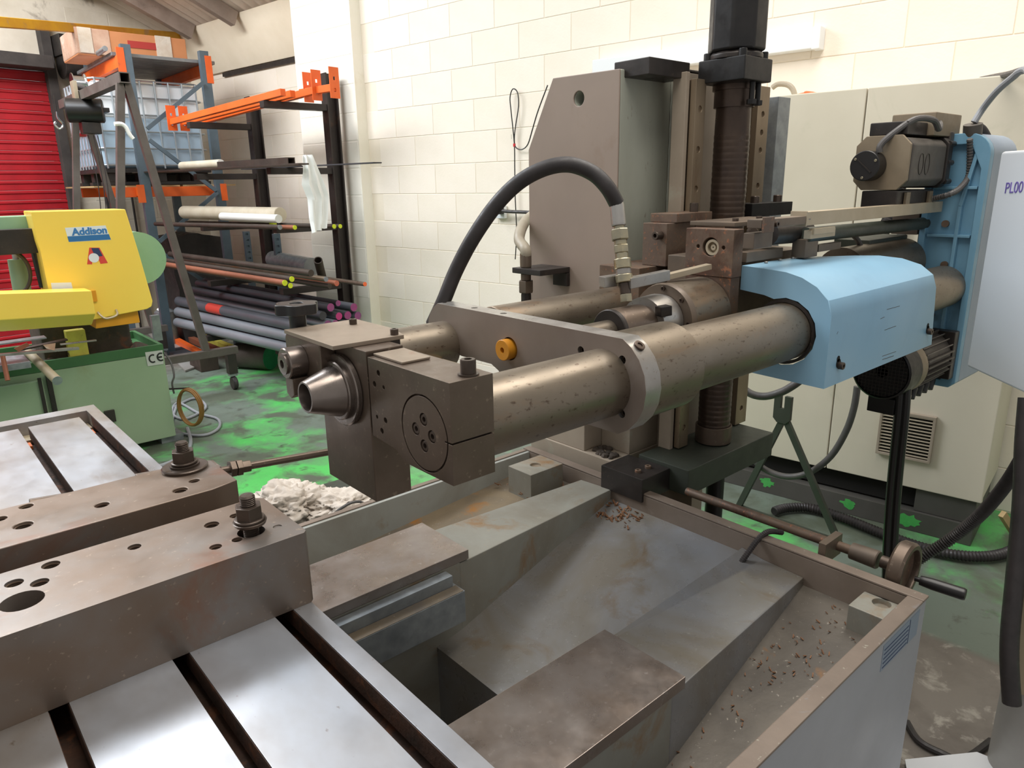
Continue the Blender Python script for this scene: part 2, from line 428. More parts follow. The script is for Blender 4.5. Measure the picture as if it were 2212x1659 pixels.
green = fx(fr(fn(0.9).outputs['Fac'], 0.48, 0.60), lin('69746a'), lin('56b95e'))
green = fx(fr(fn(2.6, 9).outputs['Fac'], 0.48, 0.60), green, lin('596153'))
green = fx(fr(fn(7.0, 9).outputs['Fac'], 0.58, 0.7), green, lin('4a4b44'))
grey = fx(fr(fn(3.0, 9).outputs['Fac'], 0.4, 0.62), lin('77716a'), lin('5d5650'))
grey = fx(fr(fn(9.0, 9).outputs['Fac'], 0.56, 0.64), grey, lin('9a958c'))
sep = N.new('ShaderNodeSeparateXYZ'); L.new(tc.outputs['Object'], sep.inputs[0])
# painted area ends along a line near the cable at the right, and behind the bar stock
GA = (2.608, 0.717, 0.0); GB = (2.61, 0.45, 0.0)
dx, dy = GB[0]-GA[0], GB[1]-GA[1]; ln_ = math.hypot(dx, dy); nx, ny = dy/ln_, -dx/ln_
if nx*(-GA[0]) + ny*(-GA[1]) < 0: nx, ny = -nx, -ny
d_ = N.new('ShaderNodeMath'); d_.operation = 'MULTIPLY_ADD'; L.new(sep.outputs[0], d_.inputs[0]); d_.inputs[1].default_value = nx; d_.inputs[2].default_value = -(nx*GA[0] + ny*GA[1])
d2 = N.new('ShaderNodeMath'); d2.operation = 'MULTIPLY_ADD'; L.new(sep.outputs[1], d2.inputs[0]); d2.inputs[1].default_value = ny; L.new(d_.outputs[0], d2.inputs[2])
near = fr(d2.outputs[0], -0.01, 0.03)
xlim = fr(sep.outputs[1], 1.2, 1.0)
col = fx(fmul(near, xlim), green, grey)
far = fr(sep.outputs[1], 6.6, 7.0)
col = fx(fmul(far, 0.85), col, grey)
L.new(col, pb.inputs['Base Color'])
L.new(fr(fn(4).outputs['Fac'], 0.3, 0.7, 0.3, 0.55), pb.inputs['Roughness'])
bp = N.new('ShaderNodeBump'); bp.inputs['Strength'].default_value = 0.15; bp.inputs['Distance'].default_value = 0.005
L.new(fn(30).outputs['Fac'], bp.inputs['Height']); L.new(bp.outputs['Normal'], pb.inputs['Normal'])
MATS['floor_paint'] = fm
f = rb(MB(), -4.0, 4.8, -3.0, 9.15, -0.2, 0.0).build('floor', 'floor_paint', kind='structure')

# ---- block walls: mortar backing with every block its own piece
def block_wall(name, origin_wl, along, normal_w, length, zs, bl, material_b, material_j, offs=0.0, thick=0.2, zmax=4.0, skip=None, phase=0, mesh_h=0.209):
    """along: 'l' (wall faces -w) or 'w' (wall faces -l)"""
    w0, l0 = origin_wl
    if along == 'l': back = rb(MB(), w0+0.004, w0+thick, l0, l0+length, 0.0, zmax)
    else: back = rb(MB(), w0, w0+length, l0+0.004, l0+thick, 0.0, zmax)
    wall = back.build(name, material_j, kind='structure')
    bmb = MB()
    bmb.box(0.001, 0.012, 0.0022, bl-0.0022, 0.002, mesh_h+0.007)
    me = bmb.mesh('block', material_b, bevel=0.002, seg=1)
    n = 0
    for k, z in enumerate(zs):
        x = offs + (0 if (k+phase) % 2 else bl/2) - bl
        while x < length:
            a = x; x += bl
            if a < -bl/2 or a+bl > length+bl/2: continue
            if a < 0 or a+bl > length: continue
            if skip and skip(a, z): continue
            o = bpy.data.objects.new('block', me); COL.objects.link(o); o.parent = wall
            if along == 'l': o.location = room(w0, l0+a, z); o.rotation_euler = (0, 0, WY)
            else: o.location = room(w0+a, l0, z); o.rotation_euler = (0, 0, WY - math.pi/2); o.location = room(w0+a, l0, z)
            n += 1
    return wall, n
PITCH = 0.218
zs_right = [1.096 + PITCH*k for k in range(-5, 12)]
wall_back, n1 = block_wall('wall_back', (4.0, -1.4), 'l', -1, 6.6, zs_right, 0.43, 'wall_white', 'wall_joint', offs=0.22, zmax=4.1, phase=1,
    skip=None)
wall_left, n2 = block_wall('wall_left', (4.5, 5.2), 'l', -1, 3.65, [1.05 + PITCH*k for k in range(-4, 9)], 0.43, 'wall_white', 'wall_joint', offs=0.1, zmax=3.3,
    skip=None)
# pillar between the two walls
pl = rb(MB(), 3.9, 4.5, 4.98, 5.78, 0.0, 4.1).build('wall_pillar', 'pillar_white', kind='structure')
pbm = MB(); pbm.box(-0.002, 0.01, 0.003, 0.387, 0.003, 0.211)
pme = pbm.mesh('block', 'pillar_white', bevel=0.002, seg=1)
for k in range(13):
    for a in (0.01, 0.40):
        o = bpy.data.objects.new('block', pme); COL.objects.link(o); o.parent = pl
        o.location = room(3.9, 4.98+a, 1.09 + PITCH*(k-2)); o.rotation_euler = (0, 0, WY)
# end wall with the roller shutter opening
ew = MB()
rb(ew, 2.948, 4.7, 8.85, 9.05, 0, 4.6)
rb(ew, -1.5, 2.948, 8.85, 9.05, 2.892, 4.6)
end_wall = ew.build('wall_end', 'end_wall_paint', kind='structure')
ebm = MB(); ebm.box(-0.002, 0.012, 0.004, 0.426, 0.0035, 0.211)
eme = ebm.mesh('block', 'end_wall_paint', bevel=0.003, seg=1)
for k in range(2, 14):
    z = 0.4 + PITCH*k
    for j in range(3):
        w = 3.028 + 0.43*(j+1) + (0.2 if k % 2 else 0)
        if w > 4.48: continue
        o = bpy.data.objects.new('block', eme); COL.objects.link(o); o.parent = end_wall
        o.location = room(w, 8.85, z); o.rotation_euler = (0, 0, WY + math.pi/2)
        o.rotation_euler = (0, 0, WY + math.pi/2); o.scale = (1, 1, 1)
# roller shutter
sh = thing('roller_shutter', room(1.728, 8.83, 0), 'red roller shutter with ribbed steel slats in the end wall beside the storage rack', 'shutter')
TOPZ = 2.792
smb = MB()
W0, W1 = -0.6, 2.928
def slat_mesh(h):
    mb = MB(); pts = [(0, 0.0), (-0.006, 0.006), (-0.006, h*0.62), (-0.016, h*0.72), (-0.016, h*0.88), (0, h*0.98), (0.004, h*0.98), (0.004, 0.0)]
    v0 = [mb.bm.verts.new(room(W0, 8.82+p[0], p[1])) for p in pts]; v1 = [mb.bm.verts.new(room(W1, 8.82+p[0], p[1])) for p in pts]
    mb.bm.faces.new(v0); mb.bm.faces.new(v1[::-1])
    for i in range(len(pts)): mb.bm.faces.new((v0[i], v1[i], v1[(i+1) % len(pts)], v0[(i+1) % len(pts)]))
    return mb.mesh('slat', 'shutter_red', ang=25)
sme = slat_mesh(0.098)
k = 0; z = TOPZ - 0.1
while z > 0.0:
    o = bpy.data.objects.new('slat', sme); COL.objects.link(o); o.parent = sh
    o.matrix_parent_inverse = Matrix.Translation(-Vector(sh.location)); o.location = (0, 0, z); z -= 0.098
rb(MB(), W0, W1, 8.79, 8.83, 0.0, z+0.098).build('bottom_rail', 'shutter_red', sh)
rb(MB(), W1, W1+0.09, 8.73, 8.85, 0, TOPZ+0.45).build('guide_rail', 'roof_dark', sh, bevel=0.004)
rb(MB(), W0, W1+0.02, 8.55, 8.85, TOPZ, TOPZ+0.12).build('shutter_box', 'roof_dark', sh, bevel=0.01)
mot = MB(); m0 = Vector(room(W1+0.12, 8.67, TOPZ+0.05)); m1 = Vector(room(W1+0.52, 8.67, TOPZ+0.05))
mot.cyl(m0, m1, 0.13); rb(mot, W1+0.1, W1+0.5, 8.55, 8.8, TOPZ+0.14, TOPZ+0.34)
mot.build('drive_motor', 'dark_steel', sh, bevel=0.01, label='dark shutter motor beside the top of the guide rail')
# conduits on the end wall
for i, dw in enumerate((0.42, 0.55, 0.68)):
    tag(MB().cyl(room(2.928+dw, 8.82, 0.0), room(2.928+dw, 8.82, 2.6 - 0.2*i), 0.012, n=8).build('conduit', 'canti_black'),
        ['thin dark conduit nearest the red shutter on the end wall', 'thin dark conduit in the middle of three on the end wall', 'thin dark conduit nearest the storage rack on the end wall'][i], 'conduit', 'conduits on the end wall')

# cove beam at the eaves
cm = MB()
pts = [(4.5, 2.853), (4.47, 2.853), (4.24, 3.253), (4.24, 3.293), (4.5, 3.293)]
v0 = [cm.bm.verts.new(room(p[0], 5.78, p[1])) for p in pts]; v1 = [cm.bm.verts.new(room(p[0], 8.85, p[1])) for p in pts]
cm.bm.faces.new(v0); cm.bm.faces.new(v1[::-1])
for i in range(5): cm.bm.faces.new((v0[i], v1[i], v1[(i+1) % 5], v0[(i+1) % 5]))
cm.build('trim_1', 'cove_cream', kind='structure')
rb(MB(), 4.47, 4.5, 5.78, 8.05, 2.803, 2.843).build('trim_2', 'canti_black', kind='structure')
# roof: fibre-cement sheets rising from the eaves, with corrugation
EZ = 3.303
SL = 0.42
roof = MB()
nl, nw = 150, 2
def rz(w): return EZ + (4.26 - w)*SL
rows = []
for j in range(nl+1):
    l = 5.2 + (8.85-5.2)*j/nl
    a = 0.018*math.sin(j*math.pi*2/6)
    rows.append([roof.bm.verts.new(room(w, l, rz(w)+a)) for w in (-0.8, 1.8, 4.3)] )
for j in range(nl):
    for i in range(2): roof.bm.faces.new((rows[j][i], rows[j+1][i], rows[j+1][i+1], rows[j][i+1]))
roof.build('ceiling', 'roof_sheet', kind='structure', ang=80)
# steel roof members
def rafter(w0, l0, w1, l1, drop, wid, h, m, nm, lab):
    a = room(w0, l0, rz(w0)-drop); b = room(w1, l1, rz(w1)-drop)
    tag(MB().beam(a, b, wid, h).build(nm, m, bevel=0.004), kind='structure')
rafter(4.2, 7.2, 0.5, 7.2, 0.10, 0.08, 0.14, 'roof_steel', 'trim_3', '')
rafter(4.2, 8.1, 0.5, 8.1, 0.10, 0.09, 0.15, 'roof_steel', 'trim_4', '')
rafter(3.4, 5.3, 3.4, 8.85, 0.06, 0.07, 0.09, 'roof_dark', 'trim_5', '')
rafter(2.2, 5.3, 2.2, 8.85, 0.06, 0.07, 0.09, 'roof_dark', 'trim_6', '')
ya_, yb_ = Vector(room(2.079, 7.0, 2.878)), Vector(room(4.44, 8.642, 3.284))
tag(MB().beam(ya_-(yb_-ya_)*0.3, yb_, 0.07, 0.075).build('trim_7', 'crane_yellow', bevel=0.006), kind='structure')

# fluorescent batten / trunking on the back wall
bt = thing('wall_batten', room(3.96, 2.137, 2.273), 'white batten light fitting fixed along the block wall behind the column', 'light fitting')
rb(MB(), 3.93, 3.998, 1.367, 2.695, 2.223, 2.318).build('body', 'trunking', bt, bevel=0.006)
rb(MB(), 3.925, 3.998, 1.337, 1.377, 2.218, 2.323).build('end_cap', 'trunking', bt, bevel=0.005)

# ================================================================ machine base (tray)
RX, Y0, Y1, ZR = 1.672, 0.468, 1.823, 0.66
X0 = -0.25
base = thing('machine_base', (0.9, 1.1, 0.0), 'grey painted machine base with sunken swarf tray below the ram and slotted table', 'machine base')
T = 0.03
MB().box(X0, RX, Y0, Y0+T, 0.0, ZR).build('side_panel', 'tray_outside', base, bevel=0.004)
MB().box(X0, RX, Y1-T, Y1, 0.0, ZR).build('side_panel', 'tray_wall', base, bevel=0.003)
MB().box(RX-T, RX, Y0+T, Y1-T, 0.0, ZR).build('rear_panel', 'rear_brown', base, bevel=0.003)
# brown worn lip on top of the rim
MB().box(X0, RX-T-0.001, Y0-0.003, Y0+T+0.002, ZR, ZR+0.007).build('rim', 'rim_brown', base, bevel=0.003)
MB().box(X0, RX-0.031, Y1-T+0.012, Y1+0.002, ZR, ZR+0.004).build('rim', 'rim_brown', base, bevel=0.003)
MB().box(RX-T, RX+0.004, Y0-0.003, Y1+0.004, ZR+0.0, ZR+0.007).build('rim', 'rim_brown', base, bevel=0.003)
# pads
XP = 0.9917
MB().box(X0+0.05, XP, 1.317, 1.526, 0.674, 0.7).build('slide_pad', 'pad_steel', base, bevel=0.0015, label='left ground steel slide pad')
MB().box(X0+0.05, XP, 0.653, 0.856, 0.674, 0.7).build('slide_pad', 'pad_steel', base, bevel=0.0015, label='right ground steel slide pad')
YL0, YL1 = 1.317, 1.526
YR0, YR1 = 0.653, 0.856
XB = RX - T
ZT = 0.674
# ribs under the pads, falling towards the rear panel
def loft(sec0, x0, sec1, x1, zb=0.05):
    """sections: lists of (y, z) on top, closed down to zb"""
    mb = MB()
    a = [(x0, y, z) for y, z in sec0] + [(x0, sec0[-1][0], zb), (x0, sec0[0][0], zb)]
    b = [(x1, y, z) for y, z in sec1] + [(x1, sec1[-1][0], zb), (x1, sec1[0][0], zb)]
    va = [mb.bm.verts.new(p) for p in a]; vb = [mb.bm.verts.new(p) for p in b]; n = len(a)
    mb.bm.faces.new(va); mb.bm.faces.new(vb[::-1])
    for i in range(n): mb.bm.faces.new((va[i], vb[i], vb[(i+1) % n], va[(i+1) % n]))
    return mb
XS = XP - 0.03
loft([(YL0, ZT-0.002), (YL1-0.01, ZT-0.002)], XS, [(1.40, 0.64), (1.535, 0.632)], XB).build('rib', 'tray_paint', base, bevel=0.004, label='left sloping grey rib under the slide pad')
MB().box(X0+0.02, XS, YL0, YL1-0.01, 0.05, ZT).build('rib', 'tray_paint', base)
loft([(YR0+0.008, ZT-0.004), (YR1, ZT-0.004), (0.955, 0.505)], XS, [(0.745, 0.605), (0.86, 0.61), (0.925, 0.622)], XB).build('rib', 'tray_floor', base, bevel=0.004, label='right sloping grey rib under the slide pad')
MB().box(X0+0.02, XS, YR0+0.008, YR1, 0.05, ZT).build('rib', 'tray_paint', base)
# side gutters, dirty, higher against the rear
mb = MB(); mb.prism([(X0+0.02, 0.05), (XB, 0.05), (XB, 0.60), (0.9, 0.54), (X0+0.02, 0.50)], 'y', 1.50, Y1-T); mb.build('gutter', 'tray_dirt', base)
mb = MB(); mb.prism([(X0+0.02, 0.05), (XB, 0.05), (XB, 0.582), (0.96, 0.51), (X0+0.02, 0.42)], 'y', Y0+T, 0.76); mb.build('gutter', 'tray_dirt_dark', base)
# central chute falling into the pit
mb = MB(); mb.prism([(0.88, 0.05), (XB, 0.05), (XB, 0.605), (0.88, 0.465)], 'y', 0.90, 1.42); mb.build('chute', 'tray_floor', base)
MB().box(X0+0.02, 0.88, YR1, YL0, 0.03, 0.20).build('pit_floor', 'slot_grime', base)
# blue-grey cross member beside the far pad
mb = MB().box(X0+0.05, 0.924, YL0-0.07, YL0-0.005, 0.557, 0.642); mb.box(X0+0.05, 0.914, YL0-0.035, YL0-0.005, 0.642, 0.672)
MB().box(X0+0.05, 0.92, YL0-0.069, YL0-0.036, 0.6422, 0.6432).build('rust_film', 'tray_dirt', base, label='rusty film on the rail ledge')
mb.build('slide_rail', 'galvanised', base, bevel=0.002, label='blue-grey rail below the left pad')
# bolting blocks in the rear corners
mb = MB().box(1.466, 1.615, 1.594, 1.708, 0.55, 0.68)
mb.cut(MB().cyl((1.5405, 1.651, 0.672), (1.5405, 1.651, 0.71), 0.018))
mb.build('corner_block', 'tray_paint', base, bevel=0.003)
mb = MB().box(1.553, min(XB-0.001, 1.683), Y0+T+0.012, 0.594, 0.5, 0.635)
mb.cut(MB().cyl((1.618, 0.5445, 0.62), (1.618, 0.5445, 0.7), 0.02))
mb.build('corner_block', 'tray_paint', base, bevel=0.003)
# weld seams and swarf
def crumbs(n, xr, yr, zf, s=0.004, seed=1):
    rnd = random.Random(seed); mb = MB()
    for i in range(n):
        x = rnd.uniform(*xr); y = rnd.uniform(*yr); z = zf(x, y); r = s*rnd.uniform(0.4, 1.4)
        a = rnd.uniform(0, 3.14)
        d = Vector((math.cos(a), math.sin(a), rnd.uniform(-0.2, 0.5)))*r*1.6
        mb.beam(Vector((x, y, z))-d, Vector((x, y, z+r))+d, r, r*0.6)
    return mb
def chz(x, y): return 0.465 + 0.14*(x-0.88)/(XB-0.88)
def guz(x, y): return 0.51 + 0.072*(x-0.96)/(XB-0.96) + 0.002
mb = crumbs(70, (XB-0.10, XB-0.01), (1.25, 1.39), lambda x, y: chz(x, y)+0.001, 0.004, 3)
mb.add(crumbs(60, (1.45, XB-0.01), (1.44, Y1-T-0.02), lambda x, y: 0.60, 0.0035, 4))
mb.add(crumbs(60, (1.35, XB-0.03), (Y0+T+0.0, YR0), guz, 0.0022, 5))
mb.add(crumbs(60, (0.95, 1.5), (YR0-0.05, YR0+0.05), guz, 0.0022, 6))
mb.build('swarf', 'swarf', base, kind='stuff', label='rusty swarf chips scattered in the tray')
# spring-covered lead crossing the rear rim
tag(MB().sweep([(1.732, 0.859, 0.658), (1.682, 0.871, 0.674), (1.642, 0.877, 0.667), (1.602, 0.882, 0.639), (1.552, 0.889, 0.599)], 0.0078, 8, 6, ribs=0.006).build('armoured_lead', 'rubber'),
    'short dark coil-armoured lead hooked over the rear rim of the tray', 'cable')
# dimensioned maker's diagram sticker on the outer side panel
lb = MB().box(1.436, 1.632, Y0-0.0012, Y0, 0.583, 0.648).build('sticker', 'guard_grey', base, label='grey data sticker with faint blue lines')
for i in range(5):
    MB().box(1.442, 1.572, Y0-0.0018, Y0-0.001, 0.589+i*0.011, 0.591+i*0.011).build('print_line', 'ink_navy', lb)
MB().box(1.577, 1.579, Y0-0.0018, Y0-0.001, 0.585, 0.646).build('print_line', 'ink_navy', lb)

# ================================================================ slotted table
ZTB = 0.95
TX, TY1 = 0.4227, 2.497
table = thing('slotted_table', (-0.1, 1.45, 0.7), 'ground steel slotted machine table under the two clamping bars', 'machine table')
TY0 = 0.25
S1 = (0.3607, 0.3915); S2 = (0.207, 0.231)
PITCHS = S1[0]-S2[0]
S3 = (S2[0]-PITCHS, S2[1]-PITCHS)
YE = 2.382; YE2 = 2.44
TXL = S3[0]-0.12
tb = MB().box(TXL, TX, TY0, TY1, 0.78, ZTB)
cutr = MB()
for s in (S1, S2, S3):
    cutr.box(s[0], s[1], TY0-0.1, YE+0.001, ZTB-0.035, ZTB+0.05)
tb.cut(cutr)
cutr = MB()
for s in (S1, S2, S3):
    cutr.box(s[0]-0.012, s[1]+0.012, TY0-0.1, YE+0.001, ZTB-0.06, ZTB-0.034)
tb.cut(cutr)
tb.cut(MB().box(S3[0], S1[1], YE, YE2, ZTB-0.05, ZTB+0.05))
tb.build('table_top', 'table_steel', table, bevel=0.0012)
fl = MB()
for s in (S1, S2, S3):
    fl.box(s[0]-0.011, s[1]+0.011, TY0+0.01, YE, ZTB-0.0595, ZTB-0.054)
    fl.box(s[0]+0.0001, s[0]+0.0007, TY0+0.01, YE, ZTB-0.0345, ZTB-0.0025); fl.box(s[1]-0.0007, s[1]-0.0001, TY0+0.01, YE, ZTB-0.0345, ZTB-0.0025)
fl.build('slot_dirt', 'slot_grime', table, kind='stuff', label='rusty grime in the table slots')
fl = MB().box(S3[0]+0.002, S1[1]-0.002, YE+0.001, YE2-0.001, ZTB-0.0495, ZTB-0.040).build('end_channel', 'paint_tan', table, label='tan painted channel across the end of the slots')
for s in (S1, S2):
    MB().box(s[0]+0.003, s[1]-0.003, YE-0.045, YE-0.004, ZTB-0.054, ZTB-0.045).build('slot_stop', 'orange_peel_paint', table, label='orange painted slot end')
MB().box(TXL+0.05, TX-0.06, TY0+0.05, TY1-0.1, 0.70, 0.78).build('saddle', 'dark_steel', table, bevel=0.004)

# ================================================================ clamping bars
def clamp_bar(lab, x0, x1, y0, y1, z0, z1, holes, bev, chamf=None):
    t = thing('clamp_bar', ((x0+x1)/2, (y0+y1)/2, z0), lab, 'clamping bar')
    mb = MB()
    if chamf: mb.prism([(x0, y0), (x1-chamf[0], y0), (x1, y0+chamf[1]), (x1, y1-chamf[2]), (x1-chamf[2], y1), (x0, y1)], 'z', z0, z1)
    else: mb.box(x0, x1, y0, y1, z0, z1)
    ct = MB()
    for (hx, hy, hr, hd) in holes:
        ct.cyl((hx, hy, z1-hd), (hx, hy, z1+0.02), hr, n=24)
    mb.cut(ct)
    mb.build('bar', 'bar_steel', t, bevel=bev, ang=60)
    th = MB()
    for (hx, hy, hr, hd) in holes:
        if hr < 0.014:
            n_ = int(min(hd, 0.03)/0.0035)
            for i in range(n_): th.pipe((hx, hy, z1-0.004-i*0.0035), (hx, hy, z1-0.0055-i*0.0035), hr+0.0005, hr*0.86, 20)
    th.build('thread', 'rust_steel', t, kind='stuff', label='rusty threads inside the tapped holes')
    return t
ZB = 1.075
nut_a = (0.362, 1.051,)
BX = 0.428
clamp_bar('front rusty steel clamping bar nearest the camera, with its tall nut standing proud', -0.45, BX, 0.989, 1.172, 0.95, ZB,
  [(0.057, 1.067, 0.026, 0.06), (0.056, 1.128, 0.0115, 0.04), (0.083, 1.105, 0.0115, 0.04),
   (0.104, 1.151, 0.012, 0.04), (0.21, 1.125, 0.0095, 0.04), (0.324, 1.119, 0.0115, 0.04),
   (0.302, 1.039, 0.009, 0.04), (0.335, 1.039, 0.008, 0.03), (0.365, 1.125, 0.009, 0.03),
   (0.4, 1.038, 0.007, 0.002), (nut_a[0], nut_a[1], 0.021, 0.06)], 0.003, chamf=(0.006, 0.006, 0.012))
clamp_bar('rear rusty steel clamping bar lying across the slotted table beyond the front one', -0.5, 0.421, 1.25, 1.418, 0.95, 1.08,
  [(0.094, 1.32, 0.0135, 0.04), (0.11, 1.402, 0.010, 0.04), (0.208, 1.317, 0.011, 0.04),
   (0.328, 1.288, 0.012, 0.04), (0.361, 1.314, 0.009, 0.04), (0.069, 1.375, 0.010, 0.03)], 0.002, chamf=(0.05, 0.012, 0.02))
# studs with nuts and washers
def stud_nut(p, z, lab, big=False):
    t = thing('clamp_nut', (p[0], p[1], z), lab, 'nut', 'nuts on the clamping bars')
    x, y = p
    zz = z
    if big:
        MB().lathe((x, y, zz), (0, 0, 1), [(0, 0.017), (0, 0.041), (0.005, 0.042), (0.007, 0.040), (0.007, 0.017)], 36, closed=False).build('washer', 'screw_steel', t, bevel=0); zz += 0.007
        MB().lathe((x, y, zz), (0, 0, 1), [(0, 0.012), (0, 0.027), (0.004, 0.027), (0.005, 0.012)], 30, closed=False).build('washer', 'screw_steel', t); zz += 0.005
    else:
        zz += 0.016
        MB().lathe((x, y, zz-0.002), (0, 0, 1), [(0, 0.012), (0, 0.024), (0.005, 0.026), (0.006, 0.024), (0.006, 0.012)], 30, closed=False).build('washer', 'screw_steel', t); zz += 0.004
    nb = MB(); nb.prism([(x+0.0215*math.cos(math.radians(60*i+12)), y+0.0215*math.sin(math.radians(60*i+12))) for i in range(6)], 'z', zz, zz+0.026)
    nb.lathe((x, y, zz), (0, 0, 1), [(0, 0.024), (0.004, 0.024), (0.005, 0.02)], 28)
    nb.build('nut', 'screw_steel', t, bevel=0.0015)
    pr = [(0, 0.0115)]
    h = 0.055 if not big else 0.05
    base_z = zz - 0.02 if big else z - 0.05
    top = zz + 0.043
    k = 0; tt = 0.0
    pr = [(0, 0.0105)]
    while base_z + tt < top - 0.003:
        pr += [(tt+0.0005, 0.0105), (tt+0.0014, 0.012), (tt+0.0022, 0.012)]; tt += 0.003
    pr += [(top-base_z, 0.0095)]
    MB().lathe((x, y, base_z), (0, 0, 1), pr, 20).build('threaded_stud', 'screw_steel', t, label='threaded stud end')
stud_nut((0.368, 1.387,), 1.08, 'hex nut with wide washers clamped on the rear steel bar', True)
stud_nut(nut_a, ZB, 'raised hex nut standing above its hole on the front steel bar', False)
# draw rod behind the bars
rod = thing('tie_rod', (0.551, 1.62, 0.963), 'thin round steel rod with lock nuts behind the rear clamping bar', 'rod')
MB().cyl((0.532, 1.5, 1.006), (0.784, 1.5, 0.982), 0.0085, n=16).build('rod', 'brown_steel', rod)
q0 = Vector((0.472, 1.5, 1.012)); q1 = Vector((0.532, 1.5, 1.006)); dd = (q1-q0).normalized(); lq = (q1-q0).length
for i, (a, b, r) in enumerate(((0.25, 0.45, 0.019), (0.48, 0.68, 0.019), (0.7, 1.0, 0.014))):
    MB().lathe(q0+dd*lq*a, dd, [(0, r), (lq*(b-a), r)], 6).build('lock_nut', 'brown_steel', rod, bevel=0.001)
MB().cyl(q0-dd*0.35, q1, 0.0085, n=16).build('rod_end', 'brown_steel', rod)
MB().beam((0.307, 1.5, 1.03), (0.462, 1.5, 1.017), 0.05, 0.03).build('rod_bracket', 'pad_steel', rod, bevel=0.002)

# ================================================================ column
XC, YC = 1.713, 1.46
col = thing('machine_column', (2.1, 1.65, 0.45), 'tan and grey machine column with a lifting hole, behind the tray, carrying vertical guide rails', 'machine column')
mb = MB()
prof = [(YC, 1.913), (1.735, 1.918), (1.852, 1.707), (1.852, 0.95), (YC, 0.95)]
mb.prism(prof, 'x', XC, 1.952)
ctr = (1.713, 1.622, 1.847)
mb.cut(MB().cyl((XC-0.02, ctr[1], ctr[2]), (2.0, ctr[1], ctr[2]), 0.021, n=28))
mb.build('casting', 'column_grey', col, bevel=0.004)
mb = MB(); mb.prism(prof, 'x', XC-0.006, XC-0.0005)
mb.cut(MB().cyl((XC-0.05, ctr[1], ctr[2]), (XC+0.05, ctr[1], ctr[2]), 0.022, n=28))
mb.build('side_plate', 'column_tan', col, bevel=0.003, label='tan painted side plate with round lifting hole')
# lower part with the corner notch and the foot
MB().box(XC, 1.952, 1.588, 1.852, 0.70, 0.949).box(1.80, 1.952, YC, 1.587, 0.70, 0.949).build('notched_leg', 'column_light', col, bevel=0.003)
MB().box(XC-0.006, 1.965, YC-0.003, 1.855, 0.635, 0.70).build('foot', 'column_light', col, bevel=0.004)
MB().box(XC+0.02, 1.95, YC+0.06, 1.85, 0.0, 0.634).build('pedestal', 'column_light', col, bevel=0.003)
rnd = random.Random(4)
mb = MB()
for i in range(26):
    x = rnd.uniform(XC+0.012, 1.79); y = rnd.uniform(1.475, 1.575); r = rnd.uniform(0.006, 0.012)
    mb.lathe((x, y, 0.7), (rnd.uniform(-.3, .3), rnd.uniform(-.3, .3), 1), [(0, r*1.3), (r*0.8, r), (r*1.2, 0)], 7)
mb.build('dirt', 'grime', col, kind='stuff', label='dark dirt heaped on the column foot')
# guide plate and rails on the front face
MB().box(1.953, 2.37, 1.40, 1.56, 0.62, 1.915).build('guide_plate', 'column_light', col, bevel=0.003)
def rail(x0, x1, z0, z1, nh, holes):
    r = MB(); ya, yb = 1.33, 1.3995
    r.prism([(x0, ya), (x1, ya), (x1, yb), (x0, yb), (x0, yb-0.012), (x0+0.012, yb-0.022), (x0+0.012, yb-0.04), (x0, yb-0.05)], 'z', z0, z1)
    ct = MB()
    for z in holes: ct.cyl(((x0+x1)/2, ya-0.01, z), ((x0+x1)/2, ya+0.006, z), 0.0095, n=18)
    r.cut(ct)
    return r.build('guide_rail', 'rail_steel', col, bevel=0.0015)
R1 = (1.899, 1.95); R2 = (2.243, 2.314)
rail(R1[0], R1[1], 0.731, 1.887, 0, [1.804, 1.689, 1.574, 0.80, 0.96, 1.10, 1.22])
rail(R2[0], R2[1], 0.731, 1.891, 0, [1.805, 1.748, 1.692, 1.578, 0.79, 0.95, 1.10, 1.22])
MB().box(R1[0]-0.02, R1[0]-0.002, 1.352, 1.3995, 0.72, 1.887+0.02).build('rail_clamp', 'column_light', col, bevel=0.002)
# weathered sealant bead down the face joint
rnd = random.Random(9); mb = MB(); pth = []
for i in range(34):
    pth.append((1.955+rnd.uniform(-.0015, .0015), 1.458, 1.905-i*0.021))
mb.sweep(pth, 0.005, 6, 2); mb.build('sealant_bead', 'column_grey', col, label='uneven sealant bead along the front joint')

# lifting screw with drive head
SX, SY = 2.055, 1.30
scr = thing('lifting_screw', (SX, SY, 0.731), 'dark vertical lifting screw between the rails with a black drive head on top', 'lifting screw')
pr = [(0, 0.052)]; z = 0.05
while z < 1.00:
    pr += [(z, 0.0532), (z+0.008, 0.054), (z+0.013, 0.054), (z+0.016, 0.0532)]; z += 0.018
pr += [(1.08, 0.052), (1.08, 0.060), (1.20, 0.060), (1.20, 0.066), (1.26, 0.066)]
MB().lathe((SX, SY, 0.731), (0, 0, 1), [(t if t < 1.2 else t-0.071, r) for t, r in pr], 28).build('screw', 'screw_dark', scr)
MB().pipe((SX, SY, 0.7305), (SX, SY, 0.79), 0.061, 0.0545).build('lower_bearing', 'brown_steel', scr, bevel=0.002)
HX, HY, HZ0, HZ1 = 1.94, 1.2, 1.875, 1.939
MB().box(HX, 2.09, HY, 1.356, HZ0, HZ1).build('mount_block', 'black_steel', scr, bevel=0.004)
CX, CY = (HX+2.09)/2, (HY+1.356)/2
MB().lathe((CX, CY, HZ1), (0, 0, 1), [(0, 0.078), (0.012, 0.078), (0.02, 0.07)], 32).build('flange', 'dark_steel', scr, bevel=0.002)
oc = [(CX+0.084*math.cos(math.radians(45*i+22.5+WY*0))*1.0, CY+0.084*math.sin(math.radians(45*i+22.5))) for i in range(8)]
MB().prism(oc, 'z', HZ1+0.02, HZ1+0.24).build('drive_motor', 'black_steel', scr, bevel=0.008, seg=3)
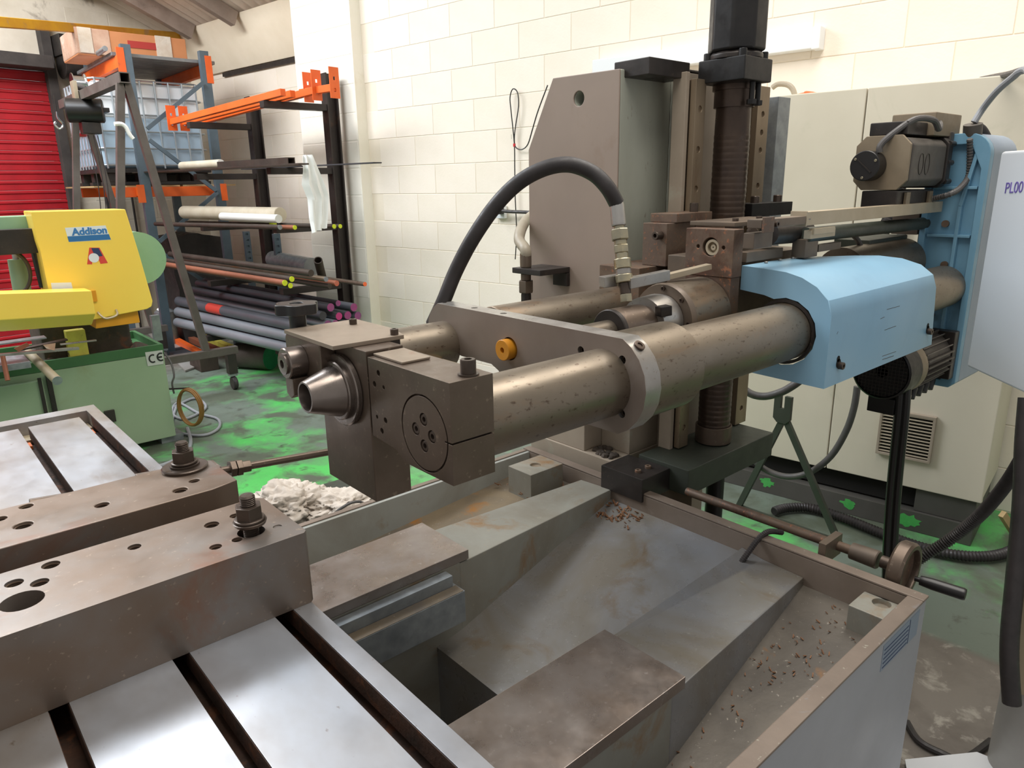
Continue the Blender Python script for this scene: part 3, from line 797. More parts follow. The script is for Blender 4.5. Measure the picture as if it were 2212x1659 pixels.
MB().box(CX-0.085, CX+0.1, CY-0.09, CY+0.09, HZ1+0.24, HZ1+0.32).build('motor_cap', 'black_steel', scr, bevel=0.006)
for (x, y) in ((HX+0.018, HY+0.02), (2.09-0.018, HY+0.02), (HX+0.018, 1.356-0.02)):
    cap_screw(MB(), (x, y, HZ1), (0, 0, 1), 0.012, 0.02).build('bolt', 'black_steel', scr)
for (x, y) in ((2.09-0.02, HY+0.03), (2.09-0.07, HY+0.02)):
    b_ = MB(); b_.cyl((x, y, HZ0-0.05), (x, y, HZ0), 0.008, n=14); b_.lathe((x, y, HZ0-0.062), (0, 0, 1), [(0, 0.015), (0.014, 0.015)], 6)
    b_.build('hanging_bolt', 'black_steel', scr, bevel=0.001)
MB().box(1.728, HX-0.02, 1.37, 1.50, 1.89, 1.936).build('side_slab', 'dark_steel', scr, bevel=0.003)
MB().box(1.95, 2.07, 1.40, 1.52, 1.916, 1.925).build('top_bracket', 'dark_steel', scr, bevel=0.003)
# lower bearing box on the column foot
bb = thing('lower_bearing_box', (1.974, 1.3, 0.3), 'dark green box bracket at the foot of the lifting screw behind the tray rim', 'bearing box')
MB().box(1.774, 2.286, 1.2, 1.399, 0.638, 0.727).build('box', 'dark_green', bb, bevel=0.004)
MB().box(1.634, 1.773, 1.27, 1.44, 0.637, 0.715).build('side_block', 'dark_steel', bb, bevel=0.003)
for dx in (-0.05, -0.1):
    cap_screw(MB(), (1.774+dx, 1.32, 0.715), (0, 0, 1), 0.010, 0.008).build('bolt', 'rust_steel', bb)
MB().box(1.874, 1.934, 1.25, 1.38, 0.0, 0.638).build('leg', 'column_light', bb, bevel=0.003)
MB().cyl((2.024, 1.26, 0.30), (2.024, 1.26, 0.638), 0.03).build('lower_rod', 'black_steel', bb)
# sheet-metal cover right of the rails
tag(MB().box(2.425, 2.506, 1.36, 1.46, 1.0, 1.872).box(2.395, 2.424, 1.44, 1.46, 1.0, 1.872).build('cable_channel', 'galvanised', bevel=0.002),
    'narrow blue-grey sheet channel standing right of the vertical rails', 'channel')

# ================================================================ ram head and twin tubes
XF = 0.588
AY, AZ = 0.885, 1.226
BY = 1.40
head = thing('ram_carriage', (1.5, 1.1, 1.0), 'twin-tube ram carriage with yoke plate, clamp block and steel tubes reaching over the table', 'ram carriage')
# right clamp block with split, disc and screws
mb = MB()
prf = [(0.812, 1.322), (0.812, 1.160), (0.885, 1.1595), (0.945, 1.1600), (0.972, 1.176), (1.044, 1.182), (1.044, 1.322)]
mb.prism(prf, 'x', XF, 0.670)
ct = MB()
ct.box(XF-0.01, 0.68, 0.80, 0.83, 1.2255, 1.2285)
ct.pipe((XF-0.01, AY, AZ), (XF+0.008, AY, AZ), 0.0635, 0.0605, 40)
for h in [(1.012, 1.3,), (1.027, 1.278,), (0.999, 1.22,), (1.013, 1.198,)]: ct.cyl((XF-0.01, h[0], h[1]), (XF+0.012, h[0], h[1]), 0.0052, n=16)
for h in [(0.998, 1.278,), (1.026, 1.22,)]: ct.cyl((XF-0.01, h[0], h[1]), (XF+0.008, h[0], h[1]), 0.0035, n=14)
for h in [(0.885, 1.249,), (0.908, 1.228,), (0.864, 1.226,), (0.886, 1.205,)]: ct.cyl((XF-0.01, h[0], h[1]), (XF+0.010, h[0], h[1]), 0.0105, n=20)
mb.cut(ct)
cb = mb.build('clamp_block', 'brown_steel', head, bevel=0.0015, ang=50, label='split clamp block with round end disc')
for h in [(0.885, 1.249,), (0.908, 1.228,), (0.864, 1.226,), (0.886, 1.205,)]: cap_screw(MB(), (XF+0.0101, h[0], h[1]), (-1, 0, 0), 0.0088, 0.009).build('cap_screw', 'screw_steel', cb)
MB().lathe((0.604, AY+0.006, AZ-0.002), (1, 0, 0), [(0, 0.0735), (0.062, 0.0735)], 40).build('tube_flange', 'black_steel', head, bevel=0.002)
mb = MB().lathe((0.637, 0.83, 1.322), (0, 0, 1), [(0, 0.0165), (0.003, 0.0165)], 28); cap_screw(mb, (0.637, 0.83, 1.325), (0, 0, 1), 0.0122, 0.022)
mb.build('clamp_bolt', 'screw_steel', head)
mb = MB(); mb.prism([(0.600, 0.955), (0.655, 0.955), (0.662, 1.045), (0.600, 1.045)], 'z', 1.3225, 1.3262)
mb.build('cover_strip', 'plate_tan', head, bevel=0.0008)
# vertical tool block with taper nose
MB().box(XF+0.001, 0.664, 1.0505, 1.229, 1.052, 1.330).build('tool_block', 'brown_steel', head, bevel=0.002, label='tall dark steel tool block')
MB().prism([(0.553, 1.097), (0.692, 1.090), (0.712, 1.16), (0.712, 1.30), (0.557, 1.300)], 'z', 1.3305, 1.338).build('top_plate', 'plate_tan', head, bevel=0.0008)
for p in ((0.68, 1.103), (0.678, 1.250)):
    cap_screw(MB(), (p[0], p[1], 1.3381), (0, 0, 1), 0.0075, 0.011).build('cap_screw', 'screw_steel', head)
MB().box(0.6645, 0.69, 1.10, 1.19, 1.29, 1.3302).build('spacer', 'dark_steel', head, bevel=0.001)
# taper
NY = 1.136
mb = MB().lathe((XF, NY, 1.247), (-1, 0, 0), [(0.0005, 0.066), (0.008, 0.066), (0.010, 0.064), (0.010, 0.054), (0.017, 0.054), (0.019, 0.052), (0.019, 0.047), (0.075, 0.0285), (0.076, 0.0275), (0.076, 0.0245), (0.03, 0.019), (0.0005, 0.019)], 48, closed=False)
mb.build('taper_nose', 'machined_taper', head, label='hollow machined taper nose')
# left cheek with disc and hand knob
MB().prism([(1.158, 1.330), (1.298, 1.330), (1.302, 1.322), (1.302, 1.262), (1.285, 1.243), (1.158, 1.243)], 'x', 0.558, XF+0.0005).prism([(1.2292, 1.330), (1.298, 1.330), (1.298, 1.243), (1.2292, 1.243)], 'x', XF+0.001, 0.66).build('cheek', 'brown_steel', head, bevel=0.003)
DC = (0.515, 1.232, 1.286)
mb = MB().lathe((0.5575, DC[1]+0.003, DC[2]+0.002), (-1, 0, 0), [(0, 0.029), (0.032, 0.029), (0.034, 0.027), (0.034, 0.020), (0.038, 0.020), (0.039, 0.017), (0.039, 0.008), (0.028, 0.007), (0.028, 0)], 32)
mb.build('end_disc', 'machined_taper', head)
MB().prism([(DC[1]-0.020, 1.262), (DC[1]-0.020, 1.232), (DC[1]-0.004, 1.222), (DC[1]+0.012, 1.230), (DC[1]+0.012, 1.262)], 'x', 0.526, 0.5575).build('key_block', 'brown_steel', head, bevel=0.002)
kb_ = (0.6, 1.329, 1.331); kn_ = (0.6, 1.325, 1.376)
knob = MB().lathe((0.60, kb_[1], 1.30), (0, 0, 1), [(0, 0.0165), (0.054, 0.0165), (0.060, 0.018)], 28).build('knob_stem', 'knob_black', head)
pts = []
for i in range(96):
    a = 2*math.pi*i/96; rr = 0.0400 + 0.0038*math.cos(6*a)
    pts.append((0.60+rr*math.cos(a), kb_[1]+rr*math.sin(a)))
mb = MB().prism(pts, 'z', 1.3605, 1.381); mb.cut(MB().cyl((0.60, kb_[1], 1.377), (0.60, kb_[1], 1.40), 0.013))
mb.build('star_knob', 'knob_black', head, bevel=0.005, seg=3, ang=50, label='black scalloped hand knob')

# yoke plate
XY0, XY1 = 1.008, 1.053
mb = MB()
arc = [(AY + 0.100*math.cos(a), AZ + 0.100*math.sin(a)) for a in [math.radians(d) for d in (112, 130, 150, 170, 190, 210, 228)]]
yk = [(1.428, 1.32), (1.45, 1.305), (1.468, 1.278), (1.475, 1.24), (1.472, 1.215), (1.335, 1.203), (1.225, 1.203), (1.200, 1.192), (1.165, 1.15), (1.0, 1.131), (0.846, 1.131)] + \
     [(AY + 0.103*math.cos(math.radians(d)), AZ + 0.103*math.sin(math.radians(d))) for d in (232, 215, 198, 180, 162, 145, 130)] + [(0.84, 1.319)]
mb.prism(yk, 'x', XY0, XY1)
ct = MB()
OG = (1.008, 1.167, 1.247)
ct.cyl((XY0-0.01, OG[1]-0.006, OG[2]+0.002), (XY0+0.03, OG[1]-0.006, OG[2]+0.002), 0.026)
YSC = [(1.008, 0.946, 1.28), (1.008, 0.84, 1.279), (1.008, 0.838, 1.174)]
for p in YSC: ct.cyl((XY0-0.01, p[1], p[2]), (XY0+0.015, p[1], p[2]), 0.0085, n=18)
for y in (1.425, 1.31, 1.205): ct.cyl((1.03, y, 1.3165), (1.03, y, 1.33), 0.008, n=18)
mb.cut(ct)
yo = mb.build('yoke_plate', 'bright_steel', head, bevel=0.0025, ang=50)  # bright body colour stands in for light reflected off top and rim
fm_ = MB().prism(yk, 'x', XY0-0.0008, XY0-0.0001)  # thin sheet giving the front its darker, shaded tone
ct2 = MB(); ct2.cyl((XY0-0.02, OG[1]-0.006, OG[2]+0.002), (XY0+0.02, OG[1]-0.006, OG[2]+0.002), 0.026)
for p in YSC: ct2.cyl((XY0-0.02, p[1], p[2]), (XY0+0.02, p[1], p[2]), 0.0085, n=18)
fm_.cut(ct2)
fm_.build('yoke_shaded_face', 'yoke_steel_shaded', yo, label='brown yoke face, its edges coloured brighter for reflected light')
for p in [(1.008, 0.946, 1.28), (1.008, 0.84, 1.279), (1.008, 0.838, 1.174)]: cap_screw(MB(), (XY0+0.0151, p[1], p[2]), (-1, 0, 0), 0.0072, 0.009).build('cap_screw', 'screw_dark', yo)
MB().lathe((XY0+0.02, OG[1], OG[2]), (-1, 0, 0), [(0, 0.0235), (0.036, 0.0235), (0.037, 0.022), (0.037, 0.0065), (0.02, 0.006), (0.02, 0)], 32).build('orange_plug', 'plug_orange', yo, label='orange plastic bush')
mb = MB()
d1 = Vector((0, -0.64, 0.77)); cc = Vector((1.03, AY-0.0655, AZ+0.079))
cap_screw(mb, cc+d1*0.0, d1, 0.011, 0.004).build('side_screw', 'screw_dark', yo)
# right tube: three diameters
mb = MB().lathe((0.6705, AY, AZ), (1, 0, 0), [(0, 0.067), (XY0-0.6705, 0.067)], 48); mb.build('ram_tube', 'tube_steel', head, label='front section of right tube')
mb = MB().lathe((XY1, AY, AZ), (1, 0, 0), [(0, 0.092), (0.155, 0.092), (0.160, 0.088)], 48); mb.build('tube_sleeve', 'tube_steel', head, bevel=0)
mb = MB().lathe((XY1+0.16, AY, AZ), (1, 0, 0), [(0, 0.073), (1.12, 0.073)], 48); mb.build('ram_tube', 'tube_steel', head, label='rear section of right tube')
# left tube
MB().lathe((0.665, BY, 1.222), (1, 0, 0), [(0, 0.058), (XY0-0.665, 0.058)], 40).build('ram_tube', 'tube_steel', head, label='front section of left tube')
MB().box(0.70, 0.96, 1.20, 1.37, 1.165, 1.203).build('lower_link', 'paint_tan', head, bevel=0.002)
MB().lathe((1.145, 1.385, 1.238), (1, 0, 0), [(0, 0.030), (0, 0.060), (0.003, 0.062), (0.56, 0.062)], 40).build('ram_tube', 'tube_steel', head, label='rear section of left tube')
# centre coupling
MY, MZ = 1.085, 1.262
def mcyl(name, m, prof, **k): return MB().lathe((0, MY, MZ), (1, 0, 0), prof, 40).build(name, m, head, **k)
mcyl('coupling_rod', 'tube_steel', [(1.155, 0.018), (1.157, 0.026), (1.16, 0.028), (1.25, 0.028)])
mcyl('coupling_ring', 'dark_steel', [(1.25, 0.030), (1.25, 0.050), (1.252, 0.052), (1.262, 0.052)])
mcyl('coupling_body', 'brown_steel', [(1.262, 0.052), (1.36, 0.052), (1.362, 0.048), (1.375, 0.048)])
mcyl('coupling_collar', 'bright_steel', [(1.375, 0.066), (1.43, 0.069), (1.45, 0.066), (1.452, 0.060)])
mcyl('cylinder_flange', 'slide_brown', [(1.452, 0.090), (1.462, 0.093), (1.47, 0.093)])
mcyl('main_cylinder', 'tube_steel', [(1.47, 0.093), (1.618, 0.093), (1.62, 0.088)])
for a in (30, 75, 120):
    p = (1.452, MY+0.080*math.cos(math.radians(a+60)), MZ+0.080*math.sin(math.radians(a+60)))
    cap_screw(MB(), p, (-1, 0, 0), 0.006, 0.004).build('cap_screw', 'screw_dark', head)
MB().beam((1.365, 1.033, 1.301), (1.395, 1.023, 1.303), 0.026, 0.024).build('stop_block', 'black_steel', head, bevel=0.002)

# carriage blocks on the rails
XB1 = 1.62
slide = head
MB().box(XB1, 1.99, 1.296, 1.448, 1.20, 1.361).build('lower_block', 'rust_steel', slide, bevel=0.002)
mb = MB().box(1.695, 1.83, 1.262, 1.348, 1.3615, 1.483)
mb.build('bolt_block', 'rust_steel', slide, bevel=0.002)
mb = MB(); cap_screw(mb, (1.6945, 1.284, 1.45), (-1, 0, 0), 0.012, 0.026); mb.build('cap_screw', 'screw_steel', slide)
mb = MB().box(1.832, 1.99, 1.262, 1.41, 1.3615, 1.48); mb.build('bolt_block', 'rust_steel', slide, bevel=0.002)
MB().box(1.73, 1.905, 1.255, 1.35, 1.4835, 1.509).build('top_slab', 'rust_steel', slide, bevel=0.002)
cap_screw(MB(), (1.86, 1.29, 1.5092), (0, 0, 1), 0.013, 0.026).build('cap_screw', 'screw_steel', slide)
by0, by1 = 1.0, 1.144
mb = MB().box(XB1, 1.664, by0, by1, 1.358, 1.479)
BC = (1.62, 1.067, 1.433)
mb.cut(MB().cyl((XB1-0.01, BC[1], BC[2]), (XB1+0.03, BC[1], BC[2]), 0.024, n=32))
ct = MB()
for dy in (-0.038, 0.038): ct.cyl((XB1-0.01, BC[1]+dy, BC[2]), (XB1+0.01, BC[1]+dy, BC[2]), 0.005, n=14)
mb.cut(ct)
bk = mb.build('bearing_block', 'rust_steel', slide, bevel=0.0015, ang=50)
MB().lathe((XB1+0.0295, BC[1]-0.003, BC[2]-0.001), (-1, 0, 0), [(0, 0.0215), (0.026, 0.0205), (0.026, 0.014), (0.012, 0.0135), (0.012, 0.008), (0.022, 0.0075), (0.022, 0.002), (0.012, 0.002), (0.012, 0)], 32).build('bearing', 'aluminium_worn', bk)
MB().box(XB1+0.002, 1.664, by0+0.003, by1-0.002, 1.12, 1.3575).build('lower_bearing_block', 'rust_steel', slide, bevel=0.0015)
MB().box(1.667, 2.1, 1.05, 1.235, 1.20, 1.40).build('cross_block', 'slide_brown', slide, bevel=0.003)
# flat spanner-like stop bar above the cylinder
MB().beam((1.465, 1.1, 1.366), (1.608, 1.06, 1.385), 0.022, 0.014).build('stop_bar', 'aluminium_worn', slide, bevel=0.001)
# top plates with bolts running to the right
MB().box(1.70, 2.0, 1.05, 1.19, 1.480, 1.492).build('top_plate', 'slide_brown', slide, bevel=0.002)
for x in (1.75, 1.87): MB().lathe((x, 1.08, 1.4922), (0, 0, 1), [(0, 0.009), (0.008, 0.009)], 6).build('hex_bolt', 'screw_steel', slide, bevel=0.001)
MB().box(2.118, 2.374, 1.25, 1.328, 1.483, 1.525).build('rail_carriage', 'black_steel', slide, bevel=0.002)
for px in (2.19, 2.334):
    cap_screw(MB(), (px, 1.285, 1.5252), (0, 0, 1), 0.014, 0.022).build('cap_screw', 'screw_steel', slide)
# linear actuator bar
lin_ = thing('linear_scale', (1.829, 0.92, 1.478), 'long pale aluminium bar housing above the blue cover', 'linear scale')
MB().box(1.829, 2.783, 0.92, 0.95, 1.481, 1.516).build('housing', 'aluminium_worn', lin_, bevel=0.0015)
MB().box(1.825, 1.8285, 0.919, 0.965, 1.479, 1.518).build('end_cap', 'aluminium_worn', lin_, bevel=0.001)
MB().box(1.839, 1.847, 0.9185, 0.92, 1.497, 1.498).build('cap_mark', 'ink_navy', lin_)
MB().box(1.607, 1.824, 0.92, 0.96, 1.485, 1.506).build('slide_arm', 'slide_brown', lin_, bevel=0.002)
MB().box(1.607, 1.652, 0.912, 0.9195, 1.475, 1.512).build('clamp_plate', 'rust_steel', lin_, bevel=0.001)
cap_screw(MB(), (1.669, 0.919, 1.493), (0, -1, 0), 0.008, 0.008).build('cap_screw', 'screw_steel', lin_)
MB().box(1.612, 1.7, 0.94, 0.97, 1.435, 1.473).build('hanger', 'slide_brown', lin_, bevel=0.002)
mb = MB().box(1.858, 1.997, 0.92, 0.94, 1.445, 1.467).build('sensor_bracket', 'aluminium_worn', lin_, bevel=0.001)
mb = MB().box(1.865, 1.984, 0.915, 0.93, 1.456, 1.472).build('sensor', 'aluminium_worn', lin_, bevel=0.001)
MB().box(1.934, 2.008, 0.97, 1.01, 1.386, 1.437).build('post', 'slide_brown', lin_, bevel=0.002)
MB().box(2.013, 2.151, 0.97, 0.99, 1.397, 1.417).build('foot_plate', 'slide_brown', lin_, bevel=0.001)
MB().cyl((1.82, 1.02, 1.457), (2.025, 1.02, 1.452), 0.03).build('rod_end', 'dark_steel', lin_)
MB().cyl((1.948, 0.98, 1.448), (2.824, 0.98, 1.439), 0.021).build('feed_rod', 'dark_green', lin_)
MB().lathe((1.735, 1.02, 1.462), (-0.3, -0.8, 0.2), [(0, 0.018), (0.006, 0.018), (0.009, 0.012)], 24).build('round_button', 'screw_steel', lin_)
MB().box(1.715, 1.903, 1.018, 1.05, 1.388, 1.415).build('support_plate', 'slide_brown', lin_, bevel=0.002)

# ================================================================ blue cover
CXF = 1.692
cvr = thing('blue_cover', (2.0, 0.9, 1.1), 'light blue sheet-steel cover over the right ram tube', 'machine cover')
TH = 0.003
YR = 0.766
outer = [(YR, 1.099), (YR, 1.279)] + [(0.93-0.164*math.cos(math.radians(a)), 1.279+0.100*math.sin(math.radians(a))) for a in (22, 42, 60, 76, 90)] + [(1.014, 1.3835)]
inner = [(y+TH if i < 5 else y, z-TH if i >= 2 else z) for i, (y, z) in enumerate(outer)]
def xfar(y, z):  # slanted far end
    return 2.36 + (2.39-2.36)*max(0, (1.279-z)/0.18) if z < 1.28 else 2.36 - 0.40*((y-YR)/0.25)**1.6
mb = MB()
vo0 = [mb.bm.verts.new((CXF, y, z)) for y, z in outer]; vo1 = [mb.bm.verts.new((xfar(y, z), y, z)) for y, z in outer]
vi0 = [mb.bm.verts.new((CXF, y, z)) for y, z in inner]; vi1 = [mb.bm.verts.new((xfar(y, z), y, z)) for y, z in inner]
n_ = len(outer)
for i in range(n_-1):
    mb.bm.faces.new((vo0[i], vo0[i+1], vo1[i+1], vo1[i])); mb.bm.faces.new((vi0[i+1], vi0[i], vi1[i], vi1[i+1]))
    mb.bm.faces.new((vo0[i+1], vo0[i], vi0[i], vi0[i+1])); mb.bm.faces.new((vo1[i], vo1[i+1], vi1[i+1], vi1[i]))
mb.bm.faces.new((vo0[0], vo1[0], vi1[0], vi0[0])); mb.bm.faces.new((vo0[-1], vi0[-1], vi1[-1], vo1[-1]))
shell = mb.build('shell', 'blue_paint', cvr, ang=25)
# front plate with a tube opening that runs out to the left
fp = [(YR, 1.099), (YR, 1.279)] + [(0.93-0.164*math.cos(math.radians(a)), 1.279+0.100*math.sin(math.radians(a))) for a in (22, 42, 60, 76, 90)] + [(1.014, 1.3835), (1.014, 1.321), (0.945, 1.3135)] + \
     [(AY+0.0865*math.cos(math.radians(a)), AZ+0.0865*math.sin(math.radians(a))) for a in (68, 90, 112, 135, 158, 180, 202, 225, 248, 270, 292)] + [(0.945, 1.157), (1.0, 1.157), (1.0, 1.105)]
MB().prism(fp, 'x', CXF-0.004, CXF-0.0002).build('front_plate', 'blue_paint', cvr, label='blue front plate cut away around the tube')
for p in ((1.753, 0.766, 1.147), (2.338, 0.766, 1.148)):
    sl_ = MB(); sl_.prism(circle(p[0], p[2]+0.006, 0.012, 20), 'y', YR-0.0009, YR-0.0001); sl_.prism(circle(p[0]-0.003, p[2]+0.018, 0.008, 16), 'y', YR-0.0009, YR-0.0002)
    sl_.build('keyhole_slot', 'gap_black', cvr)
    cap_screw(MB(), (p[0]+0.004, YR-0.001, p[2]), (0, -1, 0), 0.0095, 0.012).build('cap_screw', 'screw_steel', cvr)
for a, b in [((2.013, 0.766, 1.256), (2.099, 0.766, 1.255),), ((2.015, 0.766, 1.199), (2.091, 0.766, 1.2),), ((2.022, 0.766, 1.125), (2.115, 0.766, 1.123),), ((2.025, 0.766, 1.115), (2.1, 0.765, 1.113),), ((1.978, 0.766, 1.235), (2.004, 0.766, 1.237),), ((1.727, 0.766, 1.231), (1.733, 0.766, 1.237),)]:
    MB().beam(a, b, 0.0004, 0.0014).build('scratch', 'bar_dark', cvr)
for (x, y) in ((1.78, 1.008), (1.86, 1.012), (1.93, 1.012)):
    cap_screw(MB(), (x, y-0.01, 1.3838), (0, 0, 1), 0.005, 0.004).build('screw', 'bright_steel', cvr)
for a in (1,):
    MB().lathe((CXF-0.006, AY, AZ), (1, 0, 0), [(0, 0.0755), (0, 0.083), (0.02, 0.083), (0.02, 0.0755), (0, 0.0755)], 40, closed=False).build('wiper_ring', 'dark_steel', cvr)

# ================================================================ belt guard with blue casting behind the ram
GX, GY = 2.82, 0.80
gd = thing('belt_guard', (2.95, 1.0, 0.87), 'grey-sided belt guard with light blue ribbed casting at the rear end of the ram', 'belt guard')
def gprof(y0, y1, z0, z1, r=0.07, n=7):
    p = [(y1, z0), (y0+0.02, z0), (y0, z0+0.02)]
    p += [(y0+r-r*math.cos(math.radians(a)), z1-r+r*math.sin(math.radians(a))) for a in [90*i/(n-1) for i in range(n)]]
    p += [(y1, z1)]
    return p
MB().prism(gprof(GY, 1.00, 0.87, 1.735), 'x', GX+0.002, 3.07).build('guard_body', 'guard_grey', gd, bevel=0.002)
bp_ = MB().prism(gprof(GY, 0.985, 0.87, 1.735), 'x', GX-0.035, GX+0.0015)
bp_.cut(MB().prism([(0.965, 0.895), (GY+0.05, 0.895), (GY+0.02, 0.93), (GY+0.022, 1.62), (GY+0.06, 1.70), (0.965, 1.70)], 'x', GX-0.05, GX-0.012))
cs = bp_.build('blue_casting', 'blue_cast', gd, bevel=0.003, label='light blue ribbed casting')
for (y, z, y2, z2) in ((0.868, 1.05, 0.868, 1.50), (0.868, 1.50, 0.838, 1.69), (0.868, 1.05, 0.83, 0.90)):
    MB().beam((GX-0.022, y, z), (GX-0.022, y2, z2), 0.012, 0.022, up=(1, 0, 0)).build('casting_rib', 'blue_cast', gd, bevel=0.002)
for z in (1.02, 1.22, 1.40, 1.56):
    MB().beam((GX-0.022, 0.825, z), (GX-0.022, 0.96, z), 0.010, 0.02, up=(1, 0, 0)).build('casting_rib', 'blue_cast', gd, bevel=0.002)
for (y, z) in ((0.91, 1.44), (0.895, 1.30), (0.915, 1.12)):
    MB().cyl((GX-0.020, y, z), (GX-0.0119, y, z), 0.012, n=20).build('bolt_hole', 'rust_steel', gd)
# brown mounts tying the tubes to the casting
mt = thing('rear_mount', (2.6, 1.0, 1.2), 'brown steel mounting blocks and short rear tubes between blue cover and blue casting', 'mounting block')
MB().cyl((2.40, AY, AZ), (GX-0.036, AY, AZ), 0.073, n=40).build('tube_end', 'tube_steel', mt)
MB().cyl((2.30, 1.03, 1.305), (GX-0.036, 1.03, 1.305), 0.082, n=40).build('upper_tube', 'tube_steel', mt)
MB().box(2.917-0.08, GX-0.036, 0.99, 1.08, 1.40, 1.521+0.0).build('bracket', 'slide_brown', mt, bevel=0.003)
MB().box(2.47, GX-0.036, 1.02, 1.14, 1.37, 1.399).build('bracket_foot', 'dark_green', mt, bevel=0.003)
# upper servo motor
M1 = (2.42, 0.993, 1.642)
sm = thing('servo_motor', (2.6, M1[1], M1[2]), 'grey-brown servo motor with octagonal end plate above the ram, near the belt guard', 'motor')
def octo(cy, cz, hw, ch): return [(cy-hw+ch, cz-hw), (cy+hw-ch, cz-hw), (cy+hw, cz-hw+ch), (cy+hw, cz+hw-ch), (cy+hw-ch, cz+hw), (cy-hw+ch, cz+hw), (cy-hw, cz+hw-ch), (cy-hw, cz-hw+ch)]
MB().prism(octo(M1[1], M1[2], 0.082, 0.028), 'x', M1[0], M1[0]+0.012).build('end_plate', 'motor_brown', sm, bevel=0.002)
MB().prism(octo(M1[1]-0.012, M1[2], 0.074, 0.02), 'x', M1[0]+0.0125, M1[0]+0.29).build('motor_body', 'motor_grey', sm, bevel=0.006)
MB().prism(octo(M1[1]-0.012, M1[2], 0.080, 0.02), 'x', M1[0]+0.29, M1[0]+0.33).build('motor_flange', 'dark_steel', sm, bevel=0.004)
for (dy, dz) in ((-0.075, 0.06), (-0.075, -0.06), (0.06, 0.066), (-0.01, 0.078), (-0.075, 0.0)):
    MB().cyl((M1[0]+0.30, M1[1]+dy-0.012, M1[2]+dz), (M1[0]+0.345, M1[1]+dy-0.012, M1[2]+dz), 0.009, n=12).build('flange_bolt', 'dark_steel', sm)
MB().box(M1[0]+0.33, GX-0.036, M1[1]-0.08, M1[1]+0.05, M1[2]-0.07, M1[2]+0.10).build('gear_case', 'motor_grey', sm, bevel=0.006)
mb = MB().lathe((M1[0]-0.0005, M1[1]+0.028, M1[2]-0.008), (-1, 0, 0), [(0, 0.046), (0.05, 0.046), (0.052, 0.044)], 32); mb.build('encoder', 'knob_black', sm, bevel=0.001)
MB().beam((M1[0]-0.053, M1[1]+0.05, M1[2]+0.012), (M1[0]-0.053, M1[1]+0.006, M1[2]-0.028), 0.003, 0.008, up=(1, 0, 0)).build('encoder_slot', 'dark_steel', sm)
for a in (35, 155, 275):
    cap_screw(MB(), (M1[0]-0.0525, M1[1]+0.028+0.036*math.cos(math.radians(a)), M1[2]-0.008+0.036*math.sin(math.radians(a))), (-1, 0, 0), 0.004, 0.003).build('screw', 'zinc', sm)
mb = MB()
for i in (0, 1):
    x0 = M1[0]+0.085+i*0.05
    pts = [(x0+0.018*math.cos(2*math.pi*k/28), M1[2]-0.005+0.032*math.sin(2*math.pi*k/28)) for k in range(28)]
    MB().sweep([(p[0], M1[1]-0.0865, p[1]) for p in pts], 0.0012, 5, 0, closed=True).build('cast_ring', 'dark_steel', sm)
MB().box(M1[0]+0.03, M1[0]+0.19, M1[1]-0.055, M1[1]+0.06, M1[2]+0.083, M1[2]+0.123).build('connector_box', 'dark_steel', sm, bevel=0.004)
MB().box(M1[0]+0.191, M1[0]+0.42, M1[1]-0.075, M1[1]+0.06, M1[2]+0.083, M1[2]+0.155).build('terminal_box', 'motor_brown', sm, bevel=0.004)
mb = MB().box(M1[0]+0.0, M1[0]+0.30, M1[1]-0.06, M1[1]+0.05, M1[2]-0.15, M1[2]-0.084).build('motor_bracket', 'dark_steel', sm, bevel=0.004)
for x in (0.05, 0.24): MB().box(M1[0]+x, M1[0]+x+0.03, M1[1]-0.07, M1[1]-0.061, M1[2]-0.14, M1[2]-0.09).build('bracket_foot', 'motor_brown', sm, bevel=0.001)
hz = Vector((M1[0]-0.02, M1[1]+0.0, M1[2]+0.052))
MB().sweep([hz-Vector((0, 0, 0.02)), hz, hz+Vector((0.02, -0.02, 0.03)), hz+Vector((0.08, -0.06, 0.075)), hz+Vector((0.16, -0.085, 0.075)), hz+Vector((0.20, -0.09, 0.05)), hz+Vector((0.235, -0.08, 0.065)), hz+Vector((0.27, -0.062, 0.075))], 0.0095, 10, 5).build('encoder_hose', 'rubber_grey', sm)
MB().sweep([(2.821, 0.87, 1.754), (2.896, 0.87, 1.742), (2.962, 0.87, 1.706), (2.936, 0.87, 1.659), (2.897, 0.87, 1.621)], 0.019, 12, 5, ribs=0.012).build('conduit', 'rubber', sm, label='short black ribbed conduit')
MB().cyl((2.815, 0.87, 1.717), (2.803, 0.87, 1.763), 0.028).build('conduit_elbow', 'motor_grey', sm)
MB().sweep([(2.761, 0.86, 1.715), (2.787, 0.86, 1.658), (2.801, 0.86, 1.598), (2.742, 0.86, 1.562), (2.675, 0.87, 1.541), (2.692, 0.93, 1.526), (2.632, 0.98, 1.523)], 0.0095, 10, 5, ribs=0.01).build('looped_cable', 'rubber_grey', sm)
# lower induction motor
ML = (2.36, 0.893, 0.994)
im = thing('induction_motor', (2.6, ML[1], ML[2]), 'black finned electric motor hanging under the blue cover with mesh fan cowl', 'motor')
MB().lathe((2.36, ML[1], ML[2]), (1, 0, 0), [(0.0, 0.086), (0.004, 0.092), (0.09, 0.094), (0.09, 0.02), (0.012, 0.02), (0.012, 0.083), (0.0, 0.083)], 36, closed=False).build('fan_cowl', 'black_steel', im)
grid = MB()
for i in range(-7, 8):
    h = math.sqrt(max(0, 0.083**2-(i*0.0112)**2))
    grid.beam((2.363, ML[1]+i*0.0112, ML[2]-h), (2.363, ML[1]+i*0.0112, ML[2]+h), 0.0016, 0.0016, up=(1, 0, 0))
    grid.beam((2.365, ML[1]-h, ML[2]+i*0.0112), (2.365, ML[1]+h, ML[2]+i*0.0112), 0.0016, 0.0016, up=(1, 0, 0))
